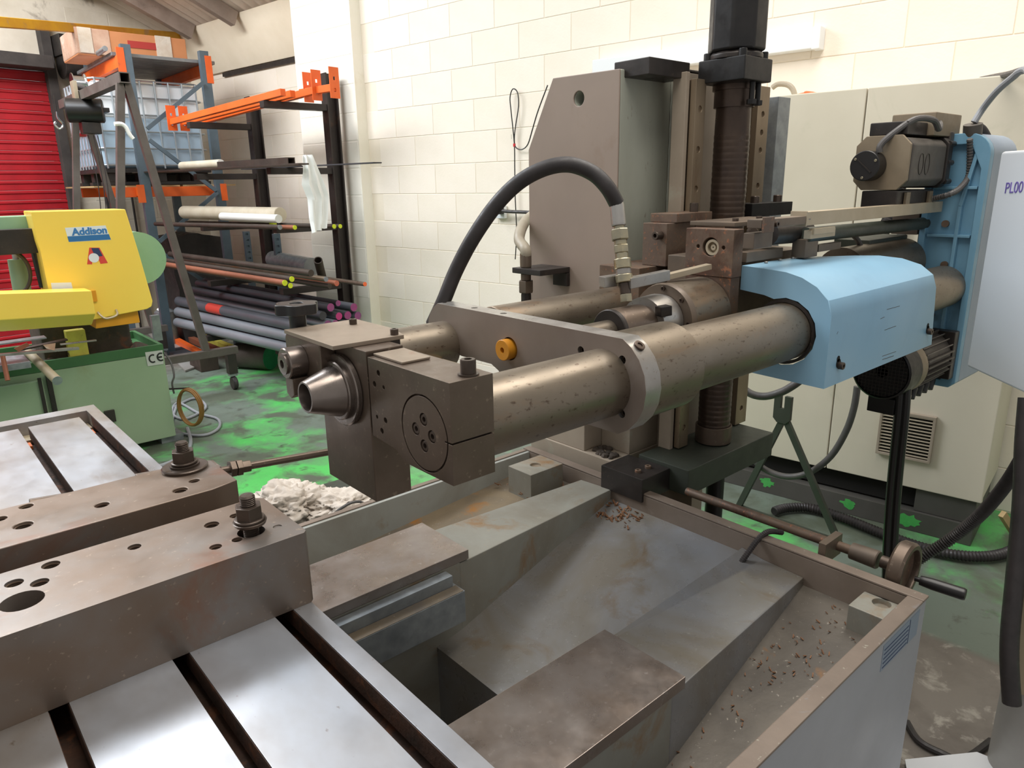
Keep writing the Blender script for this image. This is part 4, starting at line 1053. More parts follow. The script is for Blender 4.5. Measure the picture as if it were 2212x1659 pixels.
grid.build('fan_grille', 'dark_steel', im, kind='stuff')
MB().cyl((2.451, ML[1], ML[2]), (2.50, ML[1], ML[2]), 0.094, n=36).build('motor_collar', 'motor_brown', im, bevel=0.003)
MB().cyl((2.501, ML[1], ML[2]), (2.74, ML[1], ML[2]), 0.080, n=36).build('motor_body', 'motor_grey', im)
for k in range(26):
    a = math.radians(k*360/26); c_, s_ = math.cos(a), math.sin(a)
    MB().beam((2.503, ML[1]+c_*0.086, ML[2]+s_*0.086), (2.735, ML[1]+c_*0.086, ML[2]+s_*0.086), 0.0035, 0.018, up=(0, c_, s_)).build('cooling_fin', 'motor_grey', im)
MB().box(2.40, 2.50, ML[1]-0.04, ML[1]+0.045, ML[2]-0.15, ML[2]-0.096).build('terminal_box', 'black_steel', im, bevel=0.003)
MB().box(2.501, 2.512, ML[1]-0.05, ML[1]+0.02, ML[2]-0.145, ML[2]-0.10).build('nameplate', 'aluminium_worn', im)
for k in range(4):
    MB().cyl((2.58+k*0.055, ML[1]-0.02, ML[2]-0.13), (2.60+k*0.055, ML[1]-0.02, ML[2]-0.095), 0.018, n=14).build('cable_gland', 'black_steel', im, bevel=0.001)
MB().box(2.741, GX-0.036, ML[1]-0.085, ML[1]+0.085, ML[2]-0.085, ML[2]+0.085).build('motor_flange', 'dark_steel', im, bevel=0.004)

# ================================================================ electrical cabinet
CW, CL0, CL1, CZ0, CZ1 = 3.5, 0.314, 2.45, 0.218, 1.9685
CG = 0.972
cb_ = thing('electrical_cabinet', room(3.72, 1.3, 0), 'large cream electrical cabinet with louvred vent, on dark plinth against the block wall', 'cabinet')
rb(MB(), CW+0.022, 3.98, CL0+0.004, CL1, CZ0, CZ1).build('carcass', 'cabinet_paint', cb_, bevel=0.004)
rb(MB(), CW, CW+0.021, CL0, CG-0.002, CZ0-0.004, CZ1+0.002).build('door', 'cabinet_paint', cb_, bevel=0.006)
rb(MB(), CW, CW+0.021, CG+0.002, CL1, CZ0-0.004, CZ1+0.002).build('door', 'cabinet_paint', cb_, bevel=0.006)
rb(MB(), CW+0.05, 3.97, CL0+0.03, CL1, 0.11, CZ0-0.005).build('recess', 'gap_black', cb_)
rb(MB(), CW+0.02, 3.97, CL0+0.02, CL0+0.26, 0.10, CZ0-0.006).build('corner_post', 'plinth_grey', cb_, bevel=0.003)
rb(MB(), CW+0.005, 3.97, CL0+0.015, CL1, 0.0, 0.099).build('plinth', 'plinth_grey', cb_, bevel=0.003)
# green paint daubs on the plinth
def daub(l, z, s, seed):
    rnd = random.Random(seed); pts = []
    for i in range(22):
        a = 2*math.pi*i/22; r = s*rnd.uniform(0.6, 1.1)
        pts.append((l+r*math.cos(a)*1.5, min(0.095, max(0.004, z+r*math.sin(a)))))
    mb = MB(); v0 = [mb.bm.verts.new(room(CW+0.0042, p[0], p[1])) for p in pts]; v1 = [mb.bm.verts.new(room(CW+0.0052, p[0], p[1])) for p in pts]
    mb.bm.faces.new(v0); mb.bm.faces.new(v1[::-1])
    for i in range(22): mb.bm.faces.new((v0[i], v0[(i+1) % 22], v1[(i+1) % 22], v1[i]))
    mb.build('paint_daub', 'green_splash', cb_)
daub(1.258, 0.06, 0.028, 1); daub(0.852, 0.055, 0.026, 2); daub(0.587, 0.05, 0.036, 3)
# vent with louvres
VL0, VL1 = 0.529, 0.7565
VZ0, VZ1 = 0.3525, 0.573
vt = MB(); rb(vt, CW-0.022, CW-0.0005, VL0, VL1, VZ0, VZ1)
ct = MB(); rb(ct, CW-0.05, CW-0.006, VL0+0.012, VL1-0.012, VZ0+0.014, VZ1-0.014); vt.cut(ct)
vt_o = vt.build('vent', 'column_light', cb_, bevel=0.003)
rb(MB(), CW-0.0062, CW-0.0052, VL0+0.013, VL1-0.013, VZ0+0.015, VZ1-0.015).build('vent_opening', 'gap_black', vt_o)
for i in range(13):
    z = VZ0+0.02+(VZ1-VZ0-0.036)*i/12
    mb = MB().hexa([room(CW-0.021, VL0+0.012, z), room(CW-0.013, VL0+0.012, z+0.003), room(CW-0.013, VL1-0.012, z+0.003), room(CW-0.021, VL1-0.012, z),
                    room(CW-0.021, VL0+0.012, z+0.002), room(CW-0.013, VL0+0.012, z+0.005), room(CW-0.013, VL1-0.012, z+0.005), room(CW-0.021, VL1-0.012, z+0.002)])
    mb.build('louvre', 'louvre_grey', vt_o)
# things on the cabinet top
tag(MB().sweep([room(3.62, 1.328, CZ1+0.006), room(3.6, 1.268, CZ1+0.012), room(3.6, 1.272, CZ1+0.008), room(3.6, 1.266, CZ1+0.016), room(3.62, 1.216, CZ1+0.006)], 0.006, 8, 4).build('extension_cord', 'orange_end'),
    'loose orange cord lying on top of the cream cabinet', 'cord')
tag(MB().sweep([(3.501, 2.004, 2.036), (3.505, 1.978, 2.05), (3.512, 1.932, 2.044), (3.516, 1.904, 2.022), (3.518, 1.89, 1.991)], 0.013, 10, 5).build('cream_hose', 'hose_cream'), 'cream hose loop arching behind the top of the vertical rails', 'hose')
# grey cable dropping from the upper right
tag(MB().sweep([(3.85, 0.1, 2.45), (3.3, 0.25, 2.35), (2.586, 0.6, 1.917)] + [(2.615, 0.7, 1.895), (2.676, 0.74, 1.885), (2.755, 0.8, 1.857), (2.816, 0.85, 1.814), (2.809, 0.87, 1.769)], 0.0105, 10, 5).build('grey_cable', 'cable_grey'), 'light grey cable arching from upper right down to the servo motor', 'cable')
tag(MB().sweep([(3.991, 0.066, 2.3), (3.705, 0.227, 2.2), (3.22, 0.797, 1.974), (3.259, 0.872, 1.968), (3.35, 0.943, 1.967), (3.489, 1.029, 1.978), (3.579, 1.108, 1.982)], 0.012, 10, 4).build('grey_cable', 'rubber_grey'), 'thin dark grey cable running over the cabinet top at upper right', 'cable')
# ribbed conduits hanging from the servo motor
tag(MB().sweep([(3.199, 1.22, 1.594), (3.163, 1.22, 1.53), (3.126, 1.22, 1.458), (3.071, 1.22, 1.388), (3.028, 1.22, 1.308), (3.022, 1.22, 1.206)], 0.024, 12, 6, ribs=0.012).build('ribbed_conduit', 'rubber'), 'thick ribbed black conduit dropping from behind the servo motor', 'conduit')
tag(MB().sweep([(3.399, 1.25, 1.554), (3.371, 1.25, 1.487), (3.343, 1.25, 1.391), (3.354, 1.25, 1.282), (3.375, 1.25, 1.169)], 0.018, 12, 5, ribs=0.011).build('ribbed_conduit', 'rubber'), 'thinner ribbed black conduit just right of the thick one behind the linear scale', 'conduit')
tag(MB().sweep([(2.189, 1.03, 1.448), (2.268, 1.03, 1.441), (2.352, 1.03, 1.425), (2.409, 1.03, 1.398), (2.443, 1.03, 1.361)], 0.0085, 10, 5).build('sensor_cable', 'rubber_grey'), 'short dark cable curving from the sensor down behind the blue cover', 'cable')
# hanging black conduits under the cover
tag(MB().sweep([(2.42, 0.857, 1.041), (2.42, 0.85, 0.949), (2.42, 0.844, 0.84), (2.42, 0.84, 0.694), (2.42, 0.834, 0.544), (2.42, 0.82, 0.34), (2.42, 0.803, 0.184)], 0.0135, 10, 4).build('black_hose', 'knob_black'), 'left of two black hoses hanging side by side below the electric motor', 'hose', 'black hoses under the motor')
tag(MB().sweep([(2.43, 0.84, 1.042), (2.43, 0.833, 0.951), (2.43, 0.826, 0.841), (2.43, 0.822, 0.696), (2.43, 0.816, 0.547), (2.43, 0.802, 0.344), (2.43, 0.784, 0.189)], 0.0135, 10, 4).build('black_hose', 'knob_black'), 'right of two black hoses hanging side by side below the electric motor', 'hose', 'black hoses under the motor')
# grey hose loop in front of the cabinet
tag(MB().sweep([(3.055, 1.243, 0.734), (3.054, 1.246, 0.64), (3.051, 1.266, 0.529), (3.044, 1.317, 0.397), (3.032, 1.399, 0.297), (3.02, 1.489, 0.25), (3.007, 1.576, 0.25), (2.997, 1.646, 0.28), (2.985, 1.732, 0.355)], 0.0145, 12, 5).build('grey_hose', 'rubber_grey'), 'dark grey hose hanging in a deep loop in front of the cream cabinet', 'hose')
tag(MB().sweep([(2.551, 1.59, 0.835), (2.702, 1.588, 0.735), (2.71, 1.535, 0.709), (2.718, 1.475, 0.712), (2.728, 1.41, 0.744), (2.734, 1.366, 0.78), (2.74, 1.323, 0.82), (2.61, 1.173, 0.901), (2.433, 1.001, 0.982)], 0.0165, 12, 5).build('grey_hose', 'rubber_grey'), 'short dark grey hose passing under the front of the blue cover', 'hose')
tag(MB().sweep([(3.059, 1.569, 0.03), (3.143, 1.546, 0.03), (3.225, 1.469, 0.03), (3.235, 1.313, 0.03), (3.209, 1.13, 0.03), (3.201, 0.988, 0.03), (3.219, 0.863, 0.03), (3.284, 0.759, 0.03), (3.401, 0.688, 0.03), (3.631, 0.643, 0.03)], 0.022, 12, 5, ribs=0.014).build('floor_conduit', 'rubber'), 'black ribbed conduit lying along the green floor beside the cabinet plinth', 'conduit')
tag(MB().sweep([(2.372, 0.444, 0.946), (2.419, 0.487, 0.803), (2.528, 0.544, 0.655), (2.62, 0.614, 0.504), (2.641, 0.688, 0.382), (2.607, 0.755, 0.299), (2.579, 0.8, 0.241)], 0.02, 12, 5, ribs=0.009).build('ribbed_conduit', 'rubber'), 'black ribbed conduit sagging across the right side towards the handwheel', 'conduit')

# ================================================================ green support stand
SXp = 2.979
sd = thing('support_stand', (2.979, 1.452, 0), 'dark green A-shaped stand with notched head in front of the cabinet', 'stand')
MB().beam((2.979, 1.512, 0.54), (2.979, 1.202, 0.012), 0.028, 0.02, up=(1, 0, 0)).build('leg', 'dark_green', sd, bevel=0.001)
MB().beam((2.979, 1.524, 0.538), (2.979, 1.722, 0.012), 0.028, 0.02, up=(1, 0, 0)).build('leg', 'dark_green', sd, bevel=0.001)
MB().beam((2.979, 1.202, 0.03), (2.979, 1.722, 0.03), 0.03, 0.012, up=(1, 0, 0)).build('foot_bar', 'dark_green', sd, bevel=0.001)
fy0, fy1, fz0, fz1 = 1.485, 1.568, 0.52, 0.65
hd = MB().prism([(fy0, fz1), (fy0, fz0+0.02), (fy0+0.02, fz0), (fy1-0.02, fz0), (fy1, fz0+0.02), (fy1, fz1), ((fy0+fy1)/2+0.009, fz1), ((fy0+fy1)/2+0.009, fz1-0.06), ((fy0+fy1)/2-0.009, fz1-0.06), ((fy0+fy1)/2-0.009, fz1)], 'x', SXp-0.015, SXp+0.003)
hd.build('notched_head', 'dark_green', sd, bevel=0.001)

# ================================================================ handwheel on the rear of the tray
WH = (1.745, 0.554, 0.666)
hwl = thing('handwheel', (1.75, 0.5, WH[2]), 'rusty iron handwheel with black handle on a shaft along the rear of the tray', 'handwheel')
hx, hy, hzz = 1.755, WH[1]-0.0, WH[2]
MB().lathe((hx, hy+0.016, hzz), (0, -1, 0), [(0, 0.056), (0, 0.066), (0.006, 0.071), (0.03, 0.071), (0.036, 0.066), (0.036, 0.056), (0.03, 0.054), (0.006, 0.054), (0, 0.056)], 40, closed=False).build('rim', 'brown_steel', hwl)
MB().lathe((hx, hy+0.004, hzz), (0, -1, 0), [(0, 0.0545), (0.010, 0.0545)], 36).build('web', 'rust_steel', hwl, label='rusty orange web')
MB().lathe((hx, hy+0.05, hzz), (0, -1, 0), [(0, 0.016), (0.055, 0.016)], 24).build('hub', 'screw_steel', hwl)
MB().lathe((hx, hy+0.125, hzz), (0, -1, 0), [(0, 0.022), (0.065, 0.024), (0.068, 0.022)], 28).build('bearing', 'slide_brown', hwl)
MB().cyl((hx, hy+0.127, hzz), (hx, 1.19, hzz), 0.013, n=20).build('shaft', 'rust_steel', hwl)
MB().box(RX+0.0085, hx+0.02, hy+0.16, hy+0.18, hzz-0.03, hzz+0.03).build('bracket', 'slide_brown', hwl, bevel=0.002)
ha = Vector((hx+0.03, hy-0.021, hzz-0.030))
MB().lathe(ha, (0.10, -1, 0.0), [(0, 0.006), (0.012, 0.006), (0.012, 0.012), (0.04, 0.0145), (0.105, 0.0150), (0.11, 0.0135)], 24).build('handle', 'knob_black', hwl)

# ================================================================ white control panel at the right edge
PA = math.radians(44)
pd = Vector((-math.cos(PA), -math.sin(PA), 0)); pn = Vector((-math.sin(PA), math.cos(PA), 0))
p0 = Vector((2.32, 0.644, 1.361)); pz1, pz0 = 1.66, 1.064
pan = thing('control_panel', (p0.x, p0.y, pz0), 'white sheet-metal control enclosure cut off by the right edge of the photo', 'control panel')
def pq(t, n, z): return Vector((p0.x, p0.y, 0)) + pd*t - pn*n + Vector((0, 0, z))
ph = MB().hexa([pq(0, 0, pz0), pq(0.6, 0, pz0), pq(0.6, 0.25, pz0), pq(0, 0.25, pz0), pq(0, 0, pz1), pq(0.6, 0, pz1), pq(0.6, 0.25, pz1), pq(0, 0.25, pz1)])
ph.build('enclosure', 'panel_white', pan, bevel=0.008)
def hit(q):
    o_ = Vector((0, 0, 1.6)); d_ = Vector(q)-o_
    t_ = (p0-o_).dot(pn)/d_.dot(pn); return o_+d_*t_
A_ = hit((1.202, 0.321, 1.575)); B_2 = hit((1.219, 0.305, 1.576))
add_text('PL00', 0.040, A_ + pn*0.0006, (pd.x, pd.y, (B_2.z-A_.z)/max(0.01, (Vector((B_2.x-A_.x, B_2.y-A_.y, 0))).length)), (0, 0, 1), 'marker_ink', 'marker_writing', pan, label='purple handwritten code PL00')
# post and foot carrying it, at the lower right
post = thing('panel_post', (0, 0, 0), 'tan round post standing in the lower right corner of the photo', 'post')
pc = Vector((2.093, 0.296, 0.267)); post.location = (pc.x, pc.y, 0)
MB().cyl((pc.x, pc.y, 0.02), (pc.x, pc.y, 0.30), 0.078, n=36).build('lower_tube', 'plate_grey', post, bevel=0.003)
MB().cyl((pc.x, pc.y, 0.3002), (pc.x, pc.y, 1.05), 0.085, n=36).build('sleeve', 'paint_tan', post, bevel=0.003)
MB().hexa([(1.91, 0.524, 0.001), (2.089, 0.398, 0.001), (2.137, 0.104, 0.001), (1.577, 0.352, 0.001), (1.889, 0.52, 0.03), (2.066, 0.395, 0.03), (2.113, 0.104, 0.03), (1.558, 0.349, 0.03)]).build('foot_plate', 'panel_white', post)
tag(MB().sweep([(2.085, 0.434, 1.063), (2.056, 0.418, 0.952), (2.026, 0.395, 0.819), (1.997, 0.379, 0.708), (1.966, 0.364, 0.597), (1.942, 0.352, 0.508), (1.925, 0.338, 0.43), (1.91, 0.314, 0.33)], 0.021, 12, 5).build('black_hose', 'rubber'), 'thick black hose hanging down the right edge beside the tan post', 'hose')
tag(MB().sweep([(2.067, 0.579, 0.012), (2.014, 0.527, 0.012), (2.01, 0.47, 0.012), (2.03, 0.417, 0.012), (2.166, 0.387, 0.012)], 0.010, 8, 5).build('floor_cable', 'rubber'), 'thin black cable curving on the grey floor near the tan post', 'cable')
tag(MB().beam((3.458, 0.734, 0.18), (3.609, 0.689, 0.02), 0.02, 0.03).build('timber_batten', 'wood_tan'), 'thin tan timber batten leaning on the wall beside the cabinet', 'timber')

# ================================================================ big arched hose with fittings
ah = thing('arched_hose', (1.332, 1.14, 1.55), 'thick black hydraulic hose arching in front of the column down to brass-coloured couplings', 'hose')
MB().sweep([(1.041, 1.5, 1.254)] + [(1.05, 1.46, 1.318), (1.077, 1.44, 1.392), (1.103, 1.4, 1.472), (1.143, 1.36, 1.548), (1.183, 1.32, 1.601), (1.22, 1.27, 1.632), (1.254, 1.22, 1.64), (1.291, 1.18, 1.62), (1.31, 1.15, 1.587), (1.332, 1.14, 1.55)], 0.0185, 16, 6).build('hose', 'rubber', ah)
fa = Vector((1.332, 1.14, 1.55)); fbm = Vector((1.311, 1.085, 1.325)); fd = (fbm-fa).normalized(); FL = (fbm-fa).length
def seg(a, b, r, name, m, n=24, **k):
    MB().lathe(fa+fd*FL*a, fd, [(0, r*0.93), (FL*(b-a)*0.08, r), (FL*(b-a)*0.92, r), (FL*(b-a), r*0.93)], n).build(name, m, ah, **k)
seg(0.0, 0.225, 0.0175, 'ferrule', 'bright_steel')
seg(0.225, 0.26, 0.012, 'neck', 'zinc')
seg(0.26, 0.37, 0.0215, 'hex_nut', 'zinc', 6)
seg(0.37, 0.42, 0.015, 'neck', 'zinc')
seg(0.42, 0.50, 0.018, 'hex_nut', 'zinc', 6)
seg(0.50, 0.56, 0.0155, 'neck', 'zinc')
seg(0.56, 0.66, 0.0205, 'quick_coupling', 'zinc')
seg(0.66, 0.72, 0.0185, 'quick_coupling', 'bright_steel')
seg(0.72, 0.80, 0.0205, 'quick_coupling', 'zinc')
seg(0.80, 0.92, 0.013, 'stem', 'screw_steel', 20)
seg(0.92, 1.0, 0.015, 'hex_adaptor', 'zinc', 6)
fk = fa+fd*FL*0.815
MB().beam(fk+Vector((0.0, -0.010, 0.002)), fk+Vector((0.135, -0.022, 0.01)), 0.020, 0.026).build('coupling_bracket', 'bright_steel', ah, bevel=0.002)
MB().beam(fk+Vector((-0.035, 0.040, 0.004)), fk+Vector((0.02, 0.030, 0.006)), 0.026, 0.026).build('coupling_bracket', 'bright_steel', ah, bevel=0.002)
MB().beam(fk+Vector((0.0, 0.03, 0.0)), fk+Vector((0.09, 0.0, 0.004)), 0.03, 0.018).build('coupling_bracket', 'aluminium_worn', ah, bevel=0.002)

# ================================================================ bulkhead fitting on the column side
bf = thing('bulkhead_fitting', (1.66, 1.815, 1.287), 'brown pipe fitting on an angle bracket at the left side of the column', 'pipe fitting')
U0 = (1.6, 1.754, 1.336)
ux, uy = U0[0], U0[1]
def usg(z0, z1, r, nm, m, n=22): MB().lathe((ux, uy, z0), (0, 0, 1), [(0, r*0.92), ((z1-z0)*0.08, r), ((z1-z0)*0.92, r), (z1-z0, r*0.92)], n).build(nm, m, bf)
usg(1.333, 1.381, 0.019, 'collar', 'slide_brown'); usg(1.29, 1.312, 0.017, 'stem', 'slide_brown'); usg(1.249, 1.2895, 0.026, 'hex_nut', 'slide_brown', 6); usg(1.175, 1.2485, 0.017, 'stem', 'dark_steel')
MB().box(ux-0.03, 1.706, uy-0.10, uy+0.035, 1.314, 1.332).build('bracket', 'dark_steel', bf, bevel=0.002)
MB().box(1.690, 1.706, uy-0.10, uy-0.035, 1.269, 1.313).build('bracket_leg', 'dark_steel', bf, bevel=0.002)
MB().sweep([(1.6, 1.753, 1.371), (1.6, 1.757, 1.392), (1.62, 1.806, 1.415), (1.65, 1.834, 1.443), (1.72, 1.887, 1.469), (1.85, 1.989, 1.485)], 0.0185, 14, 6).build('hose', 'hose_cream', bf, label='cream braided hose')

# ================================================================ thin cable and socket on the block wall
wc = [(3.453, 3.898, 1.072), (3.455, 3.881, 1.269), (3.454, 3.889, 1.493), (3.454, 3.889, 1.712), (3.454, 3.89, 1.865), (3.45, 3.914, 2.077), (3.449, 3.921, 2.167), (3.453, 3.895, 2.217), (3.459, 3.855, 2.19), (3.46, 3.848, 2.102), (3.456, 3.875, 1.985), (3.454, 3.889, 1.896), (3.456, 3.878, 1.84), (3.463, 3.825, 1.823), (3.471, 3.771, 1.854), (3.477, 3.73, 1.947), (3.484, 3.682, 2.06), (3.495, 3.6, 2.213)]
cw = thing('wall_cable', wc[7], 'thin black cable looped from a hook on the white block wall left of the column', 'cable')
MB().sweep(wc, 0.0042, 6, 4).build('cable', 'knob_black', cw)
MB().cyl(wc[5][:2] + (1.896,), wc[5][:2] + (1.926,), 0.001, n=6).build('hook', 'knob_black', cw)
MB().cyl(wc[4], (3.454, 3.89, 1.844), 0.009, n=12).build('red_tape', 'red_plastic', cw, label='red tape band')
so = (3.97, 3.507, 1.403)
sk = thing('wall_socket', (3.433, 4.034, 1.403), 'white wall socket with black plug at the left edge of the column', 'socket')
rb(MB(), 3.965, 3.997, so[1]-0.045, so[1]+0.045, so[2]-0.045, so[2]+0.045).build('face_plate', 'trunking', sk, bevel=0.004)
rb(MB(), 3.925, 3.964, so[1]-0.045, so[1]-0.0, so[2]-0.015, so[2]+0.035).build('plug', 'knob_black', sk, bevel=0.006)
MB().sweep([room(3.94, so[1]-0.04, so[2]+0.01), room(3.94, so[1]-0.12, so[2]+0.005), room(3.95, so[1]-0.3, so[2]+0.0), room(3.95, so[1]-0.5, so[2]-0.02)], 0.012, 8, 5).build('plug_cable', 'rubber', sk)

# ================================================================ cantilever rack for bar stock
rackc = thing('cantilever_rack', (2.75, 6.0, 0), 'dark brown steel cantilever rack with arms holding bar stock in front of the white pillar', 'rack')
for py, pxx, top in ((5.6, 2.963, 2.479), (6.6, 2.728, 2.381)):
    mb = MB().box(pxx, pxx+0.012, py, py+0.10, 0, top).box(pxx+0.088, pxx+0.10, py, py+0.10, 0, top).box(pxx+0.0121, pxx+0.0879, py+0.044, py+0.056, 0, top)
    mb.build('post', 'canti_black', rackc)
ARMZ = {5.6: (2.242, 1.75, 1.296, 0.80, 0.31), 6.6: (2.15, 1.726, 1.29, 0.80, 0.31)}
for py, pxx in ((5.6, 2.963), (6.6, 2.728)):
    for z in ARMZ[py]:
        MB().box(pxx-(0.53 if z > 0.5 else 0.62), pxx-0.0005, py+0.01, py+0.09, z-0.05, z).build('arm', 'canti_black', rackc, bevel=0.003)
TW = math.tan(WY)
def wx(x, y0, y1): return x - TW*(y1-y0)   # stock lies parallel to the wall
def bar(name, lab, cat, a, b, r, m, end=None, endn='painted_end', group=None, n=16):
    a = Vector(a); b = Vector(b); t = thing(name, a, lab, cat, group)
    MB().cyl(a, b, r, n=n).build('bar', m, t)
    if end:
        d = (a-b).normalized()
        MB().lathe(a, d, [(0, r*0.97), (0.004, r*0.97)], n).build(endn, end, t)
    return t
# heavy pipes and bars on the bottom arms
Z0 = 0.31
stack = [
 (2.36, 0.045, 'pipe_light', 'purple_end', 'palest grey pipe lowest at the front of the stack on the bottom rack arms'),
 (2.38, 0.135, 'pipe_light', 'purple_end', 'pale blue-grey pipe second up at the front edge of the bottom stack'),
 (2.40, 0.225, 'pipe_grey', 'purple_end', 'mid-grey pipe third up at the front of the bottom stack, with a red paint mark'),
]
for i, (x, dz, m, e, lab) in enumerate(stack):
    t = bar('steel_pipe', lab, 'steel bar', (x, 5.25, Z0+dz+0.001), (wx(x, 5.25, 7.3), 7.3, Z0+dz+0.012*i), 0.044, m, e, group='bars on the bottom arms')
    if i == 2:
        MB().cyl((wx(x, 5.25, 6.45), 6.45, Z0+dz+0.014), (wx(x, 5.25, 6.7), 6.7, Z0+dz+0.017), 0.0448, n=16).build('paint_mark', 'label_red', t)
ends = [(714,664,.0335,'purple_end','pipe_dark','purple-ended bar at the upper left of the purple cluster'),(727,660,.024,'purple_end','pipe_dark','purple-ended bar tucked just behind the upper left one'),
        (764,664,.0335,'purple_end','pipe_grey','purple-ended grey bar highest at the right of the cluster'),(698,682,.0335,None,'pipe_dark','dark unpainted bar end at the far left of the purple cluster'),
        (732,683,.031,'magenta_end','pipe_grey','bright magenta-ended bar in the middle of the cluster'),(751,681,.0335,'purple_end','pipe_grey','purple-ended bar right of the magenta one'),
        (773,682,.0335,'purple_end','pipe_grey','purple-ended bar at the right edge of the middle row'),(708,701,.0335,'purple_end','pipe_light','purple-ended bar low at the left, just above the tool block'),
        (724,699,.031,'purple_end','pipe_light','purple-ended bar low and second from the left'),(746,698,.0335,'purple_end','pipe_light','purple-ended bar low in the middle above the tool block'),
        (779,700,.0335,'purple_end','pipe_light','purple-ended bar lowest at the right of the cluster')]
for (e, p) in zip(ends, [(2.607, 5.15, 0.682), (2.674, 5.15, 0.707), (2.81, 5.15, 0.657), (2.537, 5.15, 0.625), (2.672, 5.15, 0.603), (2.75, 5.15, 0.6), (2.841, 5.15, 0.584), (2.57, 5.15, 0.55), (2.635, 5.15, 0.548), (2.724, 5.15, 0.532), (2.861, 5.15, 0.513)]):
    k = 0.0
    bar('round_bar', e[5], 'steel bar', p, (wx(p[0], p[1], 7.28), 7.28, p[2]+0.03), e[2], e[4], e[3], group='bars on the bottom arms')
# filler row resting on the arms
for i in range(4):
    bar('round_bar', ['grey bar resting directly on the bottom arms nearest the front pipe', 'grey bar resting on the bottom arms, second from the front', 'grey bar resting on the bottom arms, third from the front', 'grey bar resting on the bottom arms nearest the post'][i], 'steel bar',
        (2.452+0.09*i, 5.3, Z0+0.043), (wx(2.452+0.09*i, 5.3, 7.25), 7.25, Z0+0.043), 0.041, 'pipe_grey', 'purple_end', group='bars on the bottom arms')
# lighter bars across the next arms
up = [((615,611),(432,572),.022,'bar_rust','lime_end','rust-red bar with a lime-painted end on the lower arms'),
      ((630,603),(443,560),.021,'bar_dark','lime_end','dark bar with a lime-painted end just above the rust-red bar'),
      ((627,617),(470,590),.020,'bar_dark','lime_end','short dark bar with a splashed lime end under the rust-red bar'),
      ((727,612),(600,578),.022,'bar_rust','pink_rust_end','rusty bar with a reddish end near the right rack post'),
      ((704,603),(560,560),.020,'tube_steel','pipe_light','silver bar with a pale end lying on the lower arms'),
      ((788,614),(560,555),.017,'brown_steel','orange_end','long thin bar with an orange end reaching past the right rack post'),
      ((712,618),(540,580),.020,'bar_dark','bar_dark','dark square-looking bar below the rusty one by the right post'),
      ((672,590),(470,548),.026,'bar_dark',None,'thick dark bar lying at the top of the lower arm load')]
for u, (a, b) in zip(up, [((2.186, 5.0, 0.931), (2.382, 7.4, 0.876),), ((2.242, 5.0, 0.953), (2.438, 7.4, 0.926),), ((2.226, 5.0, 0.907), (2.542, 7.4, 0.779),), ((2.598, 5.0, 0.886), (3.176, 7.4, 0.779),), ((2.513, 5.0, 0.926), (2.985, 7.4, 0.882),), ((2.756, 4.85, 0.877), (2.988, 7.4, 0.906),), ((2.538, 5.0, 0.871), (2.877, 7.4, 0.796),), ((2.398, 5.0, 0.982), (2.566, 7.4, 0.971),)]):
    a = Vector(a); b = Vector(b); d = b-a
    b = Vector((wx(a.x, a.y, 7.25), 7.25, a.z+0.03))
    bar('round_bar', u[5], 'steel bar', a, b, u[2], u[3], u[4], group='bars on the lower arms')
# rolls and bars on the third arms
A3 = ARMZ[5.6][2]
bar('paper_roll', 'large dirty white roll lying on the rack arms', 'roll', (2.47, 5.6, A3+0.095), (wx(2.47, 5.6, 7.2), 7.2, A3+0.095), 0.058, 'paper_roll', 'paper_roll', 'roll_end')
bar('paper_roll', 'slim white roll with a green band in front of the large dirty roll', 'roll', (2.385, 5.45, A3+0.07), (wx(2.385, 5.45, 6.3), 6.3, A3+0.075), 0.033, 'paper_white', 'paper_white', 'roll_end')
for i, (x, r, m, e, ly, lab) in enumerate(((2.25, .019, 'bar_dark', 'galvanised', 5.2, 'dark bar with a bright silver end at the front of the third arms'), (2.32, .017, 'bar_rust', 'lime_end', 5.1, 'brown bar with a lime end beside the silver-ended one'),
        (2.56, .017, 'bar_dark', 'lime_end', 4.95, 'dark bar with a lime end reaching right of the hanging cloth'), (2.61, .016, 'bar_dark', 'lime_end', 4.95, 'rightmost lime-ended dark bar beside the rack post'))):
    bar('round_bar', lab, 'steel bar', (x+0.03, ly, A3+r+0.001), (wx(x+0.03, ly, 7.25), 7.25, A3+r-0.02), r, m, e, group='bars on the third arms')
tag(MB().lathe((2.40, 5.62, A3+0.002), (0.3, -0.4, 1), [(0, 0.012), (0.02, 0.03), (0.05, 0.022), (0.07, 0.0)], 9).build('yellow_cap', 'lime_end'), 'small yellow cap between the rolls and the hanging cloth', 'cap')
def slab(x0, x1, y0, y1, z0, z1, yr=None):
    yr = y0 if yr is None else yr
    p = [(wx(x, yr, y), y) for x, y in ((x0, y0), (x1, y0), (x1, y1), (x0, y1))]
    return MB().hexa([(a, b, z0) for a, b in p] + [(a, b, z1) for a, b in p])
# flat bars, roll and box section on the second arms
A2 = ARMZ[5.6][1]
tag(slab(2.33, 2.41, 4.9, 7.6, A2+0.001, A2+0.012).build('flat_bar', 'bar_dark', bevel=0.001), 'long dark flat bar on the second arms, nearest the front', 'flat bar')
tag(slab(2.44, 2.50, 5.2, 7.5, A2+0.001, A2+0.016).build('flat_bar', 'bar_dark', bevel=0.001), 'dark flat bar on the second arms behind the front one', 'flat bar')
tag(slab(2.72, 2.79, 4.55, 6.3, A2+0.001, A2+0.010).build('flat_bar', 'pipe_dark', bevel=0.001), 'thin dark flat bar poking out to the right past the pillar edge', 'flat bar')
mb = slab(2.46, 2.52, 5.35, 6.4, A2+0.018, A2+0.068); mb.cut(slab(2.466, 2.514, 5.3, 6.5, A2+0.024, A2+0.062, 5.35))
tag(mb.build('box_section', 'bar_dark'), 'dark square box section lying on top of the flat bars', 'box section')
